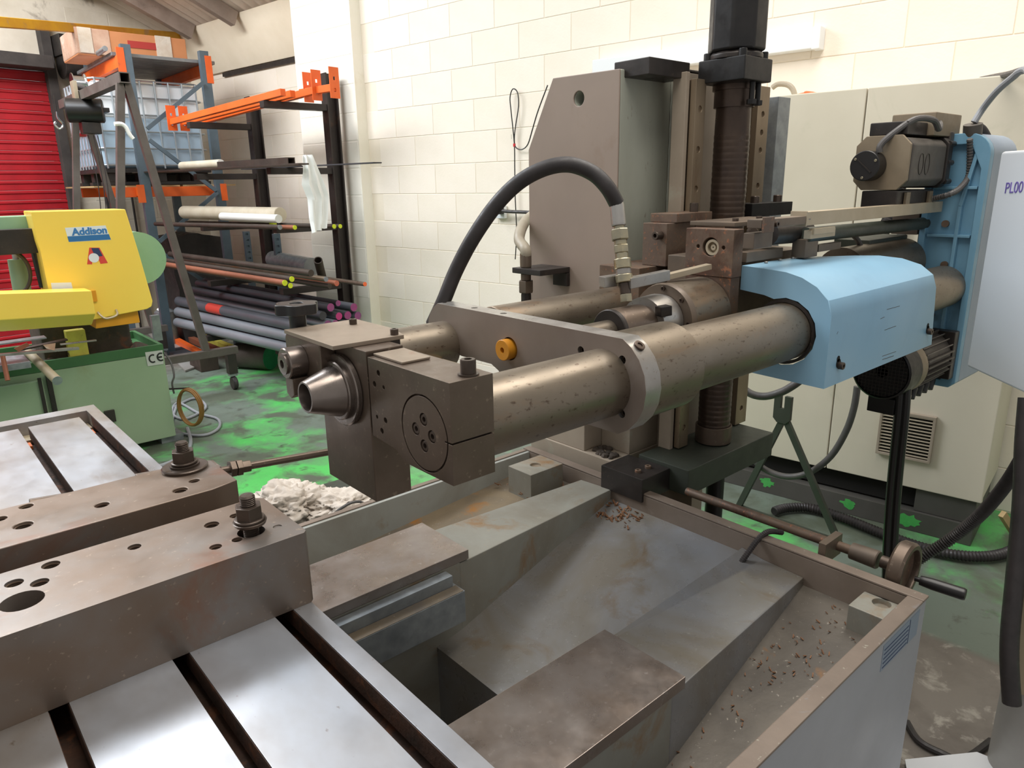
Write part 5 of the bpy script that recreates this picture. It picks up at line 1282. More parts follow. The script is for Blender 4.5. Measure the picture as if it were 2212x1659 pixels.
bar('paper_roll', 'short cream roll lying on the second arms', 'roll', (2.36, 6.45, A2+0.055), (wx(2.36, 6.45, 7.15), 7.15, A2+0.055), 0.036, 'paper_roll', 'paper_white', 'roll_end')
# orange racking beams on the top arms
A1 = ARMZ[5.6][0]
def ob(a, b, h, lab, near=True, far=True):
    a = Vector(a); b = Vector(b); t = thing('racking_beam', (a+b)/2, lab, 'racking beam', 'orange racking beams on the top arms')
    MB().beam(a, b, 0.045, h).build('beam', 'rack_orange', t, bevel=0.003)
    d = (b-a).normalized(); s = d.cross(Vector((0, 0, 1))).normalized()
    for q, on in ((a-d*0.004, near), (b+d*0.004, far)):
        if not on: continue
        pl_ = MB().beam(q-Vector((0, 0, 0.075)), q+Vector((0, 0, 0.14)), 0.085, 0.005, up=d)
        ct = MB()
        for k in (-0.03, 0.05): ct.beam(q+Vector((0, 0, k)), q+Vector((0, 0, k+0.025)), 0.018, 0.03, up=d)
        pl_.cut(ct); pl_.build('hook_plate', 'rack_orange', t)
    return t
ZA = ARMZ[5.6][0]; ZB_ = ARMZ[6.6][0]
ob((2.50, 5.40, ZA+0.04), (wx(2.50, 5.4, 7.2), 7.2, ZB_+0.04), 0.05, 'orange racking beam at the front edge of the top rack arms', False, True)
ob((2.60, 5.45, ZA+0.04), (wx(2.60, 5.45, 7.2), 7.2, ZB_+0.04), 0.05, 'orange racking beam second from the front on the top rack arms', False, True)
ob((2.727, 5.45, ZA+0.06), (wx(2.727, 5.45, 7.1), 7.1, ZB_+0.05), 0.05, 'orange racking beam third from the front, its end plate left of the post', True, False)
ob((2.722, 5.3, ZA+0.06), (wx(2.722, 5.3, 7.0), 7.0, ZB_+0.05), 0.05, 'orange racking beam whose end plate stands just in front of the post', True, False)
ob((2.764, 5.1, ZA+0.06), (2.704, 5.52, ZA+0.06), 0.05, 'short orange racking beam end sticking out right of the post', True, False)
# white cloth over the second arms
LL = [(2.408, 4.98, 1.819), (2.403, 4.98, 1.708), (2.387, 4.98, 1.619), (2.423, 4.98, 1.516), (2.421, 4.98, 1.385), (2.431, 4.98, 1.272)]; RR = [(2.486, 4.98, 1.823), (2.526, 4.98, 1.708), (2.557, 4.98, 1.611), (2.575, 4.98, 1.528), (2.556, 4.98, 1.413), (2.539, 4.98, 1.306)]
grid = []
for i in range(21):
    t = i/20*5; k = min(4, int(t)); f_ = t-k
    a = Vector(LL[k]).lerp(Vector(LL[k+1]), f_); b = Vector(RR[k]).lerp(Vector(RR[k+1]), f_)
    grid.append([a.lerp(b, j/8) + Vector((0, 0.018*math.sin(j*1.9+i*0.12), 0.006*math.sin(j*2.3)*(i/20))) for j in range(9)])
cmb = MB(); vv = [[cmb.bm.verts.new(p) for p in r] for r in grid]; vb2 = [[cmb.bm.verts.new(p+Vector((0, 0.003, 0))) for p in r] for r in grid]
for i in range(20):
    for j in range(8):
        cmb.bm.faces.new((vv[i][j], vv[i+1][j], vv[i+1][j+1], vv[i][j+1])); cmb.bm.faces.new((vb2[i][j], vb2[i][j+1], vb2[i+1][j+1], vb2[i+1][j]))
    cmb.bm.faces.new((vv[i][0], vb2[i][0], vb2[i+1][0], vv[i+1][0])); cmb.bm.faces.new((vv[i][8], vv[i+1][8], vb2[i+1][8], vb2[i][8]))
for j in range(8):
    cmb.bm.faces.new((vv[0][j], vv[0][j+1], vb2[0][j+1], vb2[0][j])); cmb.bm.faces.new((vv[20][j], vb2[20][j], vb2[20][j+1], vv[20][j+1]))
tag(cmb.build('white_cloth', 'cloth_white', ang=80), 'crumpled white cloth hanging from the second arm of the cantilever rack', 'cloth')
# big pale tube and small dark tube behind the rack, slotted uprights
bar('large_tube', 'large pale grey tube lying behind the rack by the wall', 'tube', (2.747, 5.7, 0.949), (2.753, 6.5, 0.959), 0.075, 'galvanised', 'deck_grey', 'tube_end', n=28)
tag(MB().pipe((2.684, 5.45, 1.025), (2.782, 5.6, 0.868), 0.035, 0.028, 20).build('dark_tube', 'bar_dark'), 'short black open-ended tube leaning beside the right rack post', 'tube')
for i, (a, b) in enumerate((((2.848, 7.3, 1.177), (2.828, 7.3, 0.522)), ((2.728, 6.3, 1.2), (2.72, 6.3, 0.807)))):
    t = thing('slotted_upright', (a[0], a[1], b[2]-0.6), ['dark slotted steel upright standing left of the left rack post', 'short dark slotted steel upright between the two rack posts'][i], 'upright')
    mb = MB().box(a[0]-0.03, a[0]+0.03, a[1], a[1]+0.04, 0.0, a[2])
    ct = MB()
    z = 0.3
    while z < a[2]-0.03: ct.box(a[0]-0.012, a[0]+0.012, a[1]-0.01, a[1]+0.01, z, z+0.02); z += 0.06
    mb.cut(ct); mb.build('channel', 'rack_blue', t)

# ================================================================ pallet rack with tank
FY = 7.35
UXL = 1.897; UXR = 2.649
UTL, UTR = (1.983, 7.35, 2.833), (2.657, 7.35, 2.842)
pr_ = thing('pallet_rack', ((UTL[0]+UTR[0])/2, 8.0, 0), 'blue-grey pallet rack with orange beams holding the liquid tank', 'pallet rack')
UX = (UTL[0], UTR[0])
for x, y, zt in ((UX[0], FY, UTL[2]), (UX[1], FY, UTR[2]), (UX[0], 8.72, UTL[2]), (UX[1], 8.72, UTR[2])):
    mb = MB().prism([(x-0.04, y), (x+0.04, y), (x+0.04, y+0.06), (x+0.02, y+0.06), (x+0.02, y+0.01), (x-0.02, y+0.01), (x-0.02, y+0.06), (x-0.04, y+0.06)], 'z', 0, zt)
    mb.build('upright', 'rack_blue', pr_)
for a, b in [((2.614, 7.33, 2.563), (2.058, 7.33, 2.133),), ((2.06, 7.33, 2.038), (2.609, 7.33, 1.575),), ((2.617, 7.33, 1.566), (2.018, 7.33, 1.128),), ((1.991, 7.33, 1.052), (2.58, 7.33, 0.547),)]:
    MB().beam(a, b, 0.035, 0.02, up=(0, 1, 0)).build('brace', 'rack_blue', pr_)
BZ = 2.742; SZ = 1.585
for x in (UX[0]-0.075, UX[1]+0.005):
    MB().box(x, x+0.05, FY+0.02, 8.74, BZ-0.10, BZ).build('beam', 'rack_orange', pr_, bevel=0.004)
    MB().box(x-0.005, x+0.055, FY-0.004, FY+0.0195, BZ-0.18, BZ+0.06).build('beam_end_plate', 'rack_orange', pr_)
    MB().box(x-0.005, x+0.055, FY-0.004, FY+0.0195, SZ-0.10, SZ+0.06).build('beam_end_plate', 'rack_orange', pr_)
    MB().box(x, x+0.05, FY+0.02, 8.74, SZ-0.04, SZ+0.04).build('beam', 'rack_orange', pr_, bevel=0.004)
MB().box(UX[0]-0.3, UX[1]+0.03, FY+0.08, FY+0.13, SZ-0.05, SZ+0.04).build('beam', 'rack_orange', pr_, bevel=0.004)
MB().box(UX[0]-0.3, UX[1]+0.03, 8.5, 8.55, SZ-0.05, SZ+0.04).build('beam', 'rack_orange', pr_, bevel=0.004)
for i in range(9):
    y = FY+0.08+i*0.155
    MB().box(UX[0]-0.10, UX[1]+0.12, y, y+0.148, BZ+0.001, BZ+0.03).build('deck_board', 'deck_grey', pr_, bevel=0.002)
for i in range(5): MB().box(UX[0]-0.4+i*0.27, UX[0]-0.2+i*0.27, FY+0.14, 8.72, SZ+0.041, SZ+0.055).build('shelf_board', 'wood_tan', pr_)
# IBC tank
TX0, TX1 = 1.689, 2.679
TZ0, TZ1 = SZ+0.06, 2.589
tank = thing('liquid_tank', ((TX0+TX1)/2, 8.15, TZ0), 'caged white plastic bulk tank half full of bluish liquid on a black pallet', 'tank')
PH = 0.15
for k in range(3):
    y = 7.62+k*0.45
    MB().box(TX0+0.01, TX1-0.01, y, y+0.12, TZ0, TZ0+0.03).build('pallet_runner', 'pallet_black', tank, bevel=0.003)
    for j in range(3):
        x = TX0+0.03+j*(TX1-TX0-0.2)/2
        MB().box(x, x+0.14, y, y+0.12, TZ0+0.0301, TZ0+0.11).build('pallet_block', 'pallet_black', tank, bevel=0.004)
MB().box(TX0, TX1, 7.6, 8.66, TZ0+0.1101, TZ0+PH).build('pallet_top', 'pallet_black', tank, bevel=0.004)
LV = TZ0+PH+(TZ1-TZ0-PH)*0.60
MB().box(TX0+0.025, TX1-0.025, 7.63, 8.63, TZ0+PH+0.001, LV).build('liquid', 'tank_liquid', tank, bevel=0.05, seg=4, label='blue-grey liquid filling the lower part')
MB().box(TX0+0.025, TX1-0.025, 7.63, 8.63, LV-0.05, TZ1-0.03).build('bottle', 'tank_white', tank, bevel=0.048, seg=4)
for i in range(6):
    z = TZ0+PH+0.03+(TZ1-TZ0-PH-0.05)*i/5
    MB().sweep([(TX0+0.06, 7.605, z), (TX1-0.06, 7.605, z), (TX1-0.005, 7.66, z), (TX1-0.005, 8.6, z), (TX1-0.06, 8.655, z), (TX0+0.06, 8.655, z), (TX0+0.005, 8.6, z), (TX0+0.005, 7.66, z)], 0.0085, 6, 0, closed=True).build('cage_wire', 'cage_wire', tank)
for i in range(8):
    x = TX0+0.06+(TX1-TX0-0.12)*i/7
    MB().cyl((x, 7.597, TZ0+PH), (x, 7.597, TZ1-0.02), 0.0085, n=6).build('cage_wire', 'cage_wire', tank)
for i in range(8):
    y = 7.68+0.12*i
    MB().cyl((TX0-0.003, y, TZ0+PH), (TX0-0.003, y, TZ1-0.02), 0.0085, n=6).build('cage_wire', 'cage_wire', tank)
# cardboard crate
CXL, CXR = 1.69, 2.639
crate = thing('cardboard_crate', ((CXL+CXR)/2, 8.1, BZ+0.03), 'long cling-wrapped cardboard crate on the top deck of the pallet rack', 'crate')
CZ_ = BZ+0.031
mb = MB().box(CXL, CXR, 7.75, 8.35, CZ_+0.0, CZ_+0.225); mb.build('box', 'cardboard', crate, bevel=0.008)
MB().box(CXL-0.004, CXL+0.28, 7.744, 8.352, CZ_+0.01, CZ_+0.23).build('cling_wrap', 'cardboard_wrap', crate, bevel=0.01)
MB().box(CXL+0.02, CXL+0.13, 7.740, 7.7435, CZ_+0.02, CZ_+0.23).build('tape', 'tape_clear', crate)
MB().box(CXR-0.28, CXR-0.14, 7.744, 7.7495, CZ_+0.0, CZ_+0.228).build('tape', 'tape_clear', crate)
LP = MB().box((CXL+CXR)/2-0.05, (CXL+CXR)/2+0.20, 7.745, 7.7495, CZ_+0.10, CZ_+0.16).build('print_patch', 'red_print', crate, label='dark red printed patch')
tag(MB().cyl((UX[0]-0.14, FY+0.1, BZ+0.055), (UX[0]-0.12, FY+0.75, BZ+0.055), 0.022, n=12).build('spare_tube', 'galvanised'), 'thin grey tube lying along the left edge of the rack deck', 'tube')

# ================================================================ gantry hoist
GYA, GYB = 5.76, 7.2
gan = thing('gantry_hoist', (1.515, 6.6, 0), 'grey box-section gantry frame on castors behind the bandsaw', 'gantry')
GA_ = Vector((1.515, 5.76, 2.348))
GZT = GA_.z
mb = MB().box(GA_.x-0.035, GA_.x+0.035, GYA-0.02, 7.82, GZT-0.035, GZT+0.035); mb.cut(MB().box(GA_.x-0.028, GA_.x+0.028, GYA-0.1, GYB+0.3, GZT-0.028, GZT+0.028))
mb.build('top_beam', 'gantry_steel', gan)
BZG = 0.3275
sl_l = -0.1479
for gy in (GYA, GYB):
    for sgn, m_ in ((1, 'leg'), (-1, 'leg')):
        dx_ = abs(sl_l)*(GZT-0.03-BZG-0.03)
        MB().beam((GA_.x+sgn*0.02, gy+0.04, GZT-0.036), (GA_.x+sgn*(0.02+dx_ if sgn > 0 else 0.02+dx_*1.0), gy+0.04, BZG+0.03), 0.05, 0.05, up=(0, 1, 0)).build('leg', 'gantry_steel', gan)
    MB().box(GA_.x-0.52, 2.07 - (0.0 if gy == GYA else 0.12), gy+0.01, gy+0.07, BZG-0.03, BZG+0.03).build('base_beam', 'gantry_steel', gan, bevel=0.003)
    for cx_ in (2.01 - (0.0 if gy == GYA else 0.12), GA_.x-0.46):
        MB().box(cx_-0.035, cx_+0.035, gy+0.005, gy+0.075, 0.135, BZG-0.0305).build('castor_leg', 'dark_steel', gan, bevel=0.002)
        c0 = Vector((cx_, gy+0.04, 0.0))
        MB().box(cx_-0.03, cx_+0.03, gy+0.01, gy+0.07, 0.115, 0.1345).build('castor_fork', 'galvanised', gan)
        MB().lathe((cx_-0.018, gy+0.03, 0.055), (1, 0, 0), [(0, 0.05), (0.006, 0.055), (0.03, 0.055), (0.036, 0.05)], 20).build('castor_wheel', 'rubber', gan)
# winch on the beam
WN = Vector((1.515, 7.017, 2.232))
win = thing('electric_winch', (WN.x, WN.y, WN.z), 'black electric hoist hanging under the gantry beam with silver cable drum', 'hoist')
MB().lathe((WN.x-0.14, WN.y-0.0, WN.z), (1, -0.3, 0), [(0, 0.085), (0.01, 0.095), (0.26, 0.095), (0.27, 0.08)], 28).build('motor_drum', 'knob_black', win)
MB().box(WN.x-0.06, WN.x+0.16, WN.y-0.09, WN.y+0.08, GZT-0.125, GZT-0.09).build('mount_plate', 'knob_black', win, bevel=0.003)
MB().box(WN.x-0.05, WN.x+0.05, WN.y-0.03, WN.y+0.03, GZT-0.0895, GZT-0.0355).build('clamp', 'dark_steel', win)
MB().box(WN.x-0.07, WN.x-0.04, WN.y-0.05, WN.y+0.05, GZT-0.12, GZT+0.11).build('side_plate', 'aluminium_worn', win, bevel=0.002)
MB().box(WN.x-0.06, WN.x+0.08, WN.y-0.08, WN.y+0.04, WN.z-0.18, WN.z-0.09).build('control_box', 'dark_steel', win, bevel=0.006)
PU = Vector((WN.x-0.03, WN.y+0.03, GZT+0.10))
MB().lathe((PU.x-0.03, PU.y, PU.z), (1, 0, 0), [(0, 0.02), (0, 0.075), (0.008, 0.075), (0.012, 0.055), (0.09, 0.055), (0.094, 0.075), (0.10, 0.075), (0.10, 0.02)], 28).build('cable_drum', 'chrome', win)
HK = Vector((WN.x-0.2, WN.y+0.05, WN.z-0.06))
MB().cyl((HK.x, HK.y, GZT), (HK.x, HK.y, HK.z+0.05), 0.004, n=6).build('wire_rope', 'dark_steel', win)
MB().sweep([(HK.x, HK.y, HK.z+0.05), (HK.x, HK.y, HK.z), (HK.x+0.03, HK.y, HK.z-0.05), (HK.x, HK.y, HK.z-0.08), (HK.x-0.03, HK.y, HK.z-0.05), (HK.x-0.02, HK.y, HK.z-0.03)], 0.009, 8, 5).build('hook', 'chrome', win)
RD = Vector((1.515, 7.377, 2.065))
MB().cyl((RD.x, RD.y, RD.z), (RD.x, RD.y, GZT-0.04), 0.003, n=6).build('limit_cord', 'dark_steel', win)
MB().lathe((RD.x, RD.y, RD.z-0.014), (0, 0, 1), [(0, 0.045), (0.006, 0.055), (0.022, 0.055), (0.028, 0.045)], 24).build('red_disc', 'red_plastic', win, label='red limit disc')
for i, dx_ in enumerate((-0.02, 0.02, 0.05)):
    MB().sweep([(WN.x+dx_, WN.y-0.04, WN.z-0.19), (WN.x+dx_+0.01, WN.y-0.05, WN.z-0.6), (WN.x+dx_-0.02, WN.y-0.02, WN.z-1.1)], 0.004, 5, 4).build('control_cable', 'rubber', win)
MB().box(WN.x-0.02, WN.x+0.03, WN.y-0.05, WN.y+0.0, WN.z-1.24, WN.z-1.10).build('pendant', 'dark_steel', win, bevel=0.008)
tag(MB().sweep([(1.401, 5.73, 2.04), (1.445, 5.73, 2.042), (1.471, 5.73, 2.021), (1.488, 5.73, 1.976), (1.507, 5.73, 1.946)], 0.014, 8, 4).build('tied_rag', 'cloth_white'), 'twisted white rag tied round the gantry leg', 'rag')

# ================================================================ bandsaw
SY_ = 4.784; SXR = 1.246; SZT = 0.66
saw = thing('bandsaw', (0.4, 5.1, 0), 'green and yellow horizontal bandsaw behind the slotted table', 'bandsaw')
mb = MB().box(-0.7, SXR, SY_, SY_+0.62, 0.045, SZT-0.06); mb.build('body', 'saw_green', saw, bevel=0.006)
mb = MB().box(-0.7, SXR+0.002, SY_-0.003, SY_+0.63, SZT-0.0595, SZT); mb.cut(MB().box(-0.68, SXR-0.02, SY_+0.02, SY_+0.6, SZT-0.05, SZT+0.1)); mb.build('tray_lip', 'saw_green_dark', saw, bevel=0.002)
mb = MB()
for i in range(26):
    rnd = random.Random(i)
    x = rnd.uniform(0.5, 1.15); y = rnd.uniform(SY_+0.08, SY_+0.5); r = rnd.uniform(0.04, 0.09)
    mb.lathe((x, y, SZT-0.055), (rnd.uniform(-.2, .2), rnd.uniform(-.2, .2), 1), [(0, r), (r*0.5, r*0.8), (r*0.9, r*0.3), (r, 0)], 7)
mb.build('swarf_heap', 'grime', saw, kind='stuff')
MB().box(0.62, 1.10, SY_+0.1, SY_+0.5, SZT-0.05, 0.85).build('vice_block', 'grime', saw, bevel=0.02)
MB().box(0.74, 0.84, SY_+0.02, SY_+0.09, SZT-0.05, 0.81).build('yellow_bracket', 'yellow_paint', saw, bevel=0.004)
for x, nm in ((1.16, 'foot'), (-0.4, 'foot')):
    MB().box(x, x+0.14, SY_+0.03, SY_+0.16, 0.0, 0.044).build('foot', 'galvanised', saw, bevel=0.002)
hood = [(0.656, 1.499,), (1.117, 1.495,), (1.152, 1.249,), (1.187, 0.958,), (1.177, 0.926,), (1.149, 0.913,), (0.866, 0.889,), (0.654, 0.892,), (0.668, 1.071,), (0.667, 1.284,), (0.66, 1.346,)]
hb = MB().prism(hood, 'y', 4.62, 4.86).build('wheel_hood', 'saw_yellow', saw, bevel=0.006)
MB().prism([(0.882, 0.904,), (1.106, 0.914,), (1.109, 0.832,), (0.87, 0.829,)], 'y', 4.66, 4.84).build('lower_guard', 'saw_orange', saw, bevel=0.004)
gp = [(0.139, 1.124,), (0.841, 1.075,), (0.842, 0.947,), (0.113, 0.987,)]
yb0, yb1 = 4.44, 4.60
dz_ = 0.075
mb = MB()
a = [(p[0], 4.44, p[1]) for p in gp]; b = [(gp[0][0], 4.60, gp[0][1]), (gp[1][0], 4.60, gp[1][1]), (gp[2][0]-0.01, 4.54, gp[2][1]-dz_), (gp[3][0], 4.54, gp[3][1]-dz_)]
va = [mb.bm.verts.new(p) for p in a]; vb_ = [mb.bm.verts.new(p) for p in b]
mb.bm.faces.new(va); mb.bm.faces.new(vb_[::-1])
for i in range(4): mb.bm.faces.new((va[i], vb_[i], vb_[(i+1) % 4], va[(i+1) % 4]))
mb.build('blade_guard', 'saw_yellow', saw, bevel=0.005)
MB().box(0.865, 0.893, 4.605, 4.6195, 0.992, 1.054).build('guard_latch', 'saw_orange', saw)
hx0, hz0 = (0.888, 0.916,); hx1, hz1 = (0.979, 0.918,)
MB().sweep([(hx0, 4.618, hz0+0.012), (hx0+0.01, 4.585, hz0-0.01), (hx0+0.03, 4.575, hz0-0.022), (hx1-0.02, 4.575, hz1-0.018), (hx1, 4.585, hz1-0.006), (hx1+0.004, 4.618, hz1+0.012)], 0.006, 8, 4).build('handle', 'aluminium_worn', saw)
MB().box(0.434, 0.701, 4.70, 4.78, 1.276, 1.408).build('bow_beam', 'dark_steel', saw, bevel=0.004)
MB().box(0.368, 0.681, 4.81, 4.95, 1.396, 1.473).build('rear_bow', 'saw_green_pale', saw, bevel=0.006)
MB().lathe((1.207, 4.865, 1.193), (0, 1, 0), [(0, 0.160), (0.14, 0.160), (0.155, 0.15)], 40).build('drive_drum', 'saw_green_pale', saw, bevel=0)
MB().cyl((0.581, 4.9, 1.0), (0.586, 4.9, 1.235), 0.045, n=20).build('lift_cylinder', 'saw_green', saw)
MB().cyl((0.586, 4.9, 1.235), (0.589, 4.9, 1.317), 0.02, n=16).build('cylinder_rod', 'bright_steel', saw)
wc_ = Vector((0.518, 4.75, 1.176))
MB().sweep([(wc_.x+0.10*math.cos(a), wc_.y, wc_.z+0.125*math.sin(a)) for a in [2*math.pi*i/20 for i in range(20)]], 0.010, 8, 2, closed=True).build('hose_loop', 'bar_dark', saw)
MB().cyl((0.675, 4.8, 1.273), (0.683, 4.8, 1.078), 0.03, n=14).build('guide_post', 'dark_steel', saw)
MB().box(1.255, 1.305, 4.98, 5.02, 0.646, 0.813).build('stop_post', 'galvanised', saw)
MB().box(0.269, 0.572, SY_-0.05, SY_-0.004, 0.05, 0.56).build('side_door', 'saw_green', saw, bevel=0.003)
MB().box(0.548, 0.566, SY_-0.062, SY_-0.0505, 0.05, 0.58).build('cable_tray', 'dark_steel', saw)
MB().box(0.595, 0.619, SY_-0.03, SY_-0.0005, 0.05, 0.58).build('cable_tray', 'dark_steel', saw)
MB().box(0.856, 0.913, SY_-0.02, SY_-0.0005, 0.227, 0.302).build('socket_box', 'dark_steel', saw, bevel=0.002)
# labels on the hood
LA, LBp, LC, LD = (0.8, 4.619, 1.407), (1.001, 4.619, 1.41), (1.017, 4.619, 1.329), (0.807, 4.619, 1.329)
def quadY(pts, name, m, par, y=4.6195, t=0.0006, **k):
    mb = MB(); mb.prism([(p[0], p[2]) for p in pts], 'y', y-t, y)
    return mb.build(name, m, par, **k)
lab = quadY([LA, LBp, LC, LD], 'maker_label', 'label_white', hb, y=4.6198, label='white and blue maker label')
def mixp(a, b, t): return tuple(a[i]+(b[i]-a[i])*t for i in range(3))
quadY([mixp(LA, LD, 0.60), mixp(LBp, LC, 0.60), mixp(LBp, LC, 0.98), mixp(LA, LD, 0.98)], 'blue_band', 'label_blue', saw, y=4.6191)
wx = Vector(LBp)-Vector(LA)
add_text('Addison', 0.052, (mixp(mixp(LA, LD, 0.54), mixp(LBp, LC, 0.54), 0.13)[0], 4.6186, mixp(mixp(LA, LD, 0.54), mixp(LBp, LC, 0.54), 0.13)[2]), (wx.x, 0, wx.z), (0, 0, 1), 'ink_blue', 'label_text', saw, bold=0.0022, label='blue word Addison')
quadY([(0.901, 4.619, 1.293), (0.952, 4.619, 1.289), (0.981, 4.619, 1.201), (0.943, 4.619, 1.199), (0.937, 4.619, 1.226), (0.904, 4.619, 1.223), (0.901, 4.619, 1.2), (0.876, 4.619, 1.202)], 'red_letter_sticker', 'label_red', saw, y=4.6196, label='red sticker shaped like a letter A')
quadY([(0.91, 4.618, 1.29), (0.947, 4.618, 1.287), (0.961, 4.618, 1.242), (0.923, 4.618, 1.24)], 'sticker_print', 'ink_navy', saw, y=4.6189)
MB().lathe((0.915, 4.6182, 1.235), (0, -1, 0), [(0, 0.026), (0.0005, 0.026)], 24).build('sticker_disc', 'label_white', saw)
quadY([(0.686, 4.619, 1.117), (0.783, 4.619, 1.11), (0.785, 4.619, 1.066), (0.686, 4.619, 1.074)], 'warning_label', 'label_white', saw, y=4.6197)
lab2 = quadY([(1.138, 4.784, 0.624), (1.241, 4.784, 0.622), (1.234, 4.784, 0.532), (1.141, 4.784, 0.534)], 'ce_plate', 'label_silver', saw, y=SY_-0.0035, label='silver plate with CE mark')
E0, E1 = Vector((1.138, 4.784, 0.624)), Vector((1.241, 4.784, 0.622)); E3 = Vector((1.141, 4.784, 0.534))
def arc_mark(cx, cz, r, a0, a1, bar_=False):
    pts = [(cx+r*0.85*math.cos(math.radians(a0+(a1-a0)*i/14)), SY_-0.0048, cz+r*math.sin(math.radians(a0+(a1-a0)*i/14))) for i in range(15)]
    MB().sweep(pts, 0.0048, 6, 0).build('ce_letter', 'ink_black', saw)
    if bar_: MB().beam((cx-r*0.85, SY_-0.006, cz), (cx+0.006, SY_-0.006, cz), 0.006, 0.009).build('ce_letter', 'ink_black', saw)
ce_c = (E0+E1)/2*0.5 + (Vector((1.234, 4.784, 0.532))+E3)/2*0.5
rr2 = 0.024
arc_mark(ce_c.x-0.012, ce_c.z, rr2, 60, 300); arc_mark(ce_c.x+0.036, ce_c.z+0.003, rr2, 60, 300, True)
# bar stub, scrap strips, paper tag lying on the saw's outfeed
t_ = thing('bar_stub', (0.57, 4.62, 0.656), 'tan round bar stub with grey end jutting out from the bandsaw front', 'round bar')
MB().cyl((0.541, 4.8, 0.718), (0.591, 4.35, 0.632), 0.024, n=20).build('bar', 'paint_tan', t_)
e0 = Vector((0.541, 4.8, 0.718)); e1 = Vector((0.591, 4.35, 0.632)); dd = (e1-e0).normalized()
MB().lathe(e1, dd, [(0, 0.0245), (0.003, 0.0245)], 20).build('cut_end', 'galvanised', t_)
for i, ((a, b), w_, m_, lb_) in enumerate(zip([((0.281, 4.6, 0.825), (0.609, 4.6, 0.829),), ((0.268, 4.55, 0.781), (0.749, 4.55, 0.751),), ((0.482, 4.66, 0.767), (0.718, 4.66, 0.79),), ((0.672, 4.6, 0.777), (0.851, 4.6, 0.773),)], (0.08, 0.03, 0.05, 0.02), ('galvanised', 'bright_steel', 'bar_dark', 'bright_steel'), ('wide grey steel strip on the bandsaw outfeed at the left edge', 'long thin bright strip in front of the wide strip on the bandsaw', 'short dark flat strip behind the paper tag', 'short bright rod at the right end of the bandsaw scrap'))):
    tag(MB().beam(a, b, w_, 0.008 if i != 1 else 0.014).build('metal_strip', m_, bevel=0.001), lb_, 'metal strip', 'offcuts on the bandsaw')
MB().box(0.263, 0.507, 4.50, SY_-0.005, 0.691, 0.726).build('outfeed_shelf', 'galvanised', saw, bevel=0.002)
tag(MB().prism([(0.578, 0.805,), (0.637, 0.806,), (0.626, 0.766,), (0.59, 0.783,)], 'y', 4.498, 4.5).build('paper_tag', 'cardboard_wrap'), 'crumpled cream paper tag hanging from the strips on the bandsaw', 'paper tag')
tag(MB().prism([(0.447, 0.808,), (0.509, 0.829,), (0.518, 0.812,), (0.464, 0.786,)], 'y', 4.492, 4.5).build('orange_offcut', 'bar_rust'), 'small rust-orange offcut among the strips at the left edge', 'offcut')
tag(MB().cyl((0.392, 4.5, 0.773), (0.387, 4.45, 0.653), 0.012, n=10).build('rusty_rod', 'bar_rust'), 'short rusty rod hanging down below the strips at the left edge', 'rod')

# ---- amber coil and grey cable loops on the saw's right side
cc = Vector((1.333, 4.7, 0.239))
co = thing('amber_coil', cc, 'amber coiled tube ring hanging on the right corner of the bandsaw', 'coil')
ax_x = Vector((0.55, -0.84, 0)).normalized()
for k in range(4):
    MB().sweep([cc + ax_x*(0.083+0.004*(k % 2))*math.cos(a) + Vector((0, 0, 1))*(0.118+0.005*(k % 2))*math.sin(a) + Vector((0.84, 0.55, 0))*(0.008*k-0.012) for a in [2*math.pi*i/22 for i in range(22)]], 0.007, 7, 2, closed=True).build('coil_turn', 'coil_amber', co)
MB().cyl((SXR, SY_+0.02, cc.z+0.12), (cc.x+0.02, cc.y+0.03, cc.z+0.12), 0.006, n=8).build('hanger', 'dark_steel', co)
gc = [P_ for P_ in [(1.463, 5.574, 0.012), (1.662, 5.717, 0.012), (1.642, 5.398, 0.012), (1.434, 5.218, 0.012), (1.411, 5.435, 0.012), (1.528, 5.676, 0.012), (1.553, 5.282, 0.012), (1.605, 5.052, 0.012), (1.535, 4.84, 0.012), (1.41, 4.765, 0.012), (1.312, 4.925, 0.012), (1.333, 5.174, 0.012), (1.476, 5.562, 0.012)]]
tag(MB().sweep(gc, 0.0095, 8, 5).build('cable_loops', 'cable_grey'), 'grey cable loops lying on the green floor behind the amber coil', 'cable')
gc = [(1.378, 4.992, 0.012), (1.301, 4.686, 0.012), (1.205, 4.492, 0.012), (1.066, 4.392, 0.012), (0.962, 4.391, 0.012), (0.865, 4.406, 0.012)]
tag(MB().sweep(gc, 0.012, 8, 5).build('grey_hose', 'cable_grey'), 'grey flexible hose curving along the floor in front of the bandsaw foot', 'hose')
gc = [(1.273, 4.9, 0.585), (1.295, 4.85, 0.528), (1.292, 4.8, 0.445), (1.273, 4.8, 0.393), (1.275, 4.8, 0.324)]
tag(MB().sweep(gc, 0.006, 6, 5).build('thin_cable', 'rubber_grey'), 'thin cable hanging down the right end of the bandsaw body', 'cable')

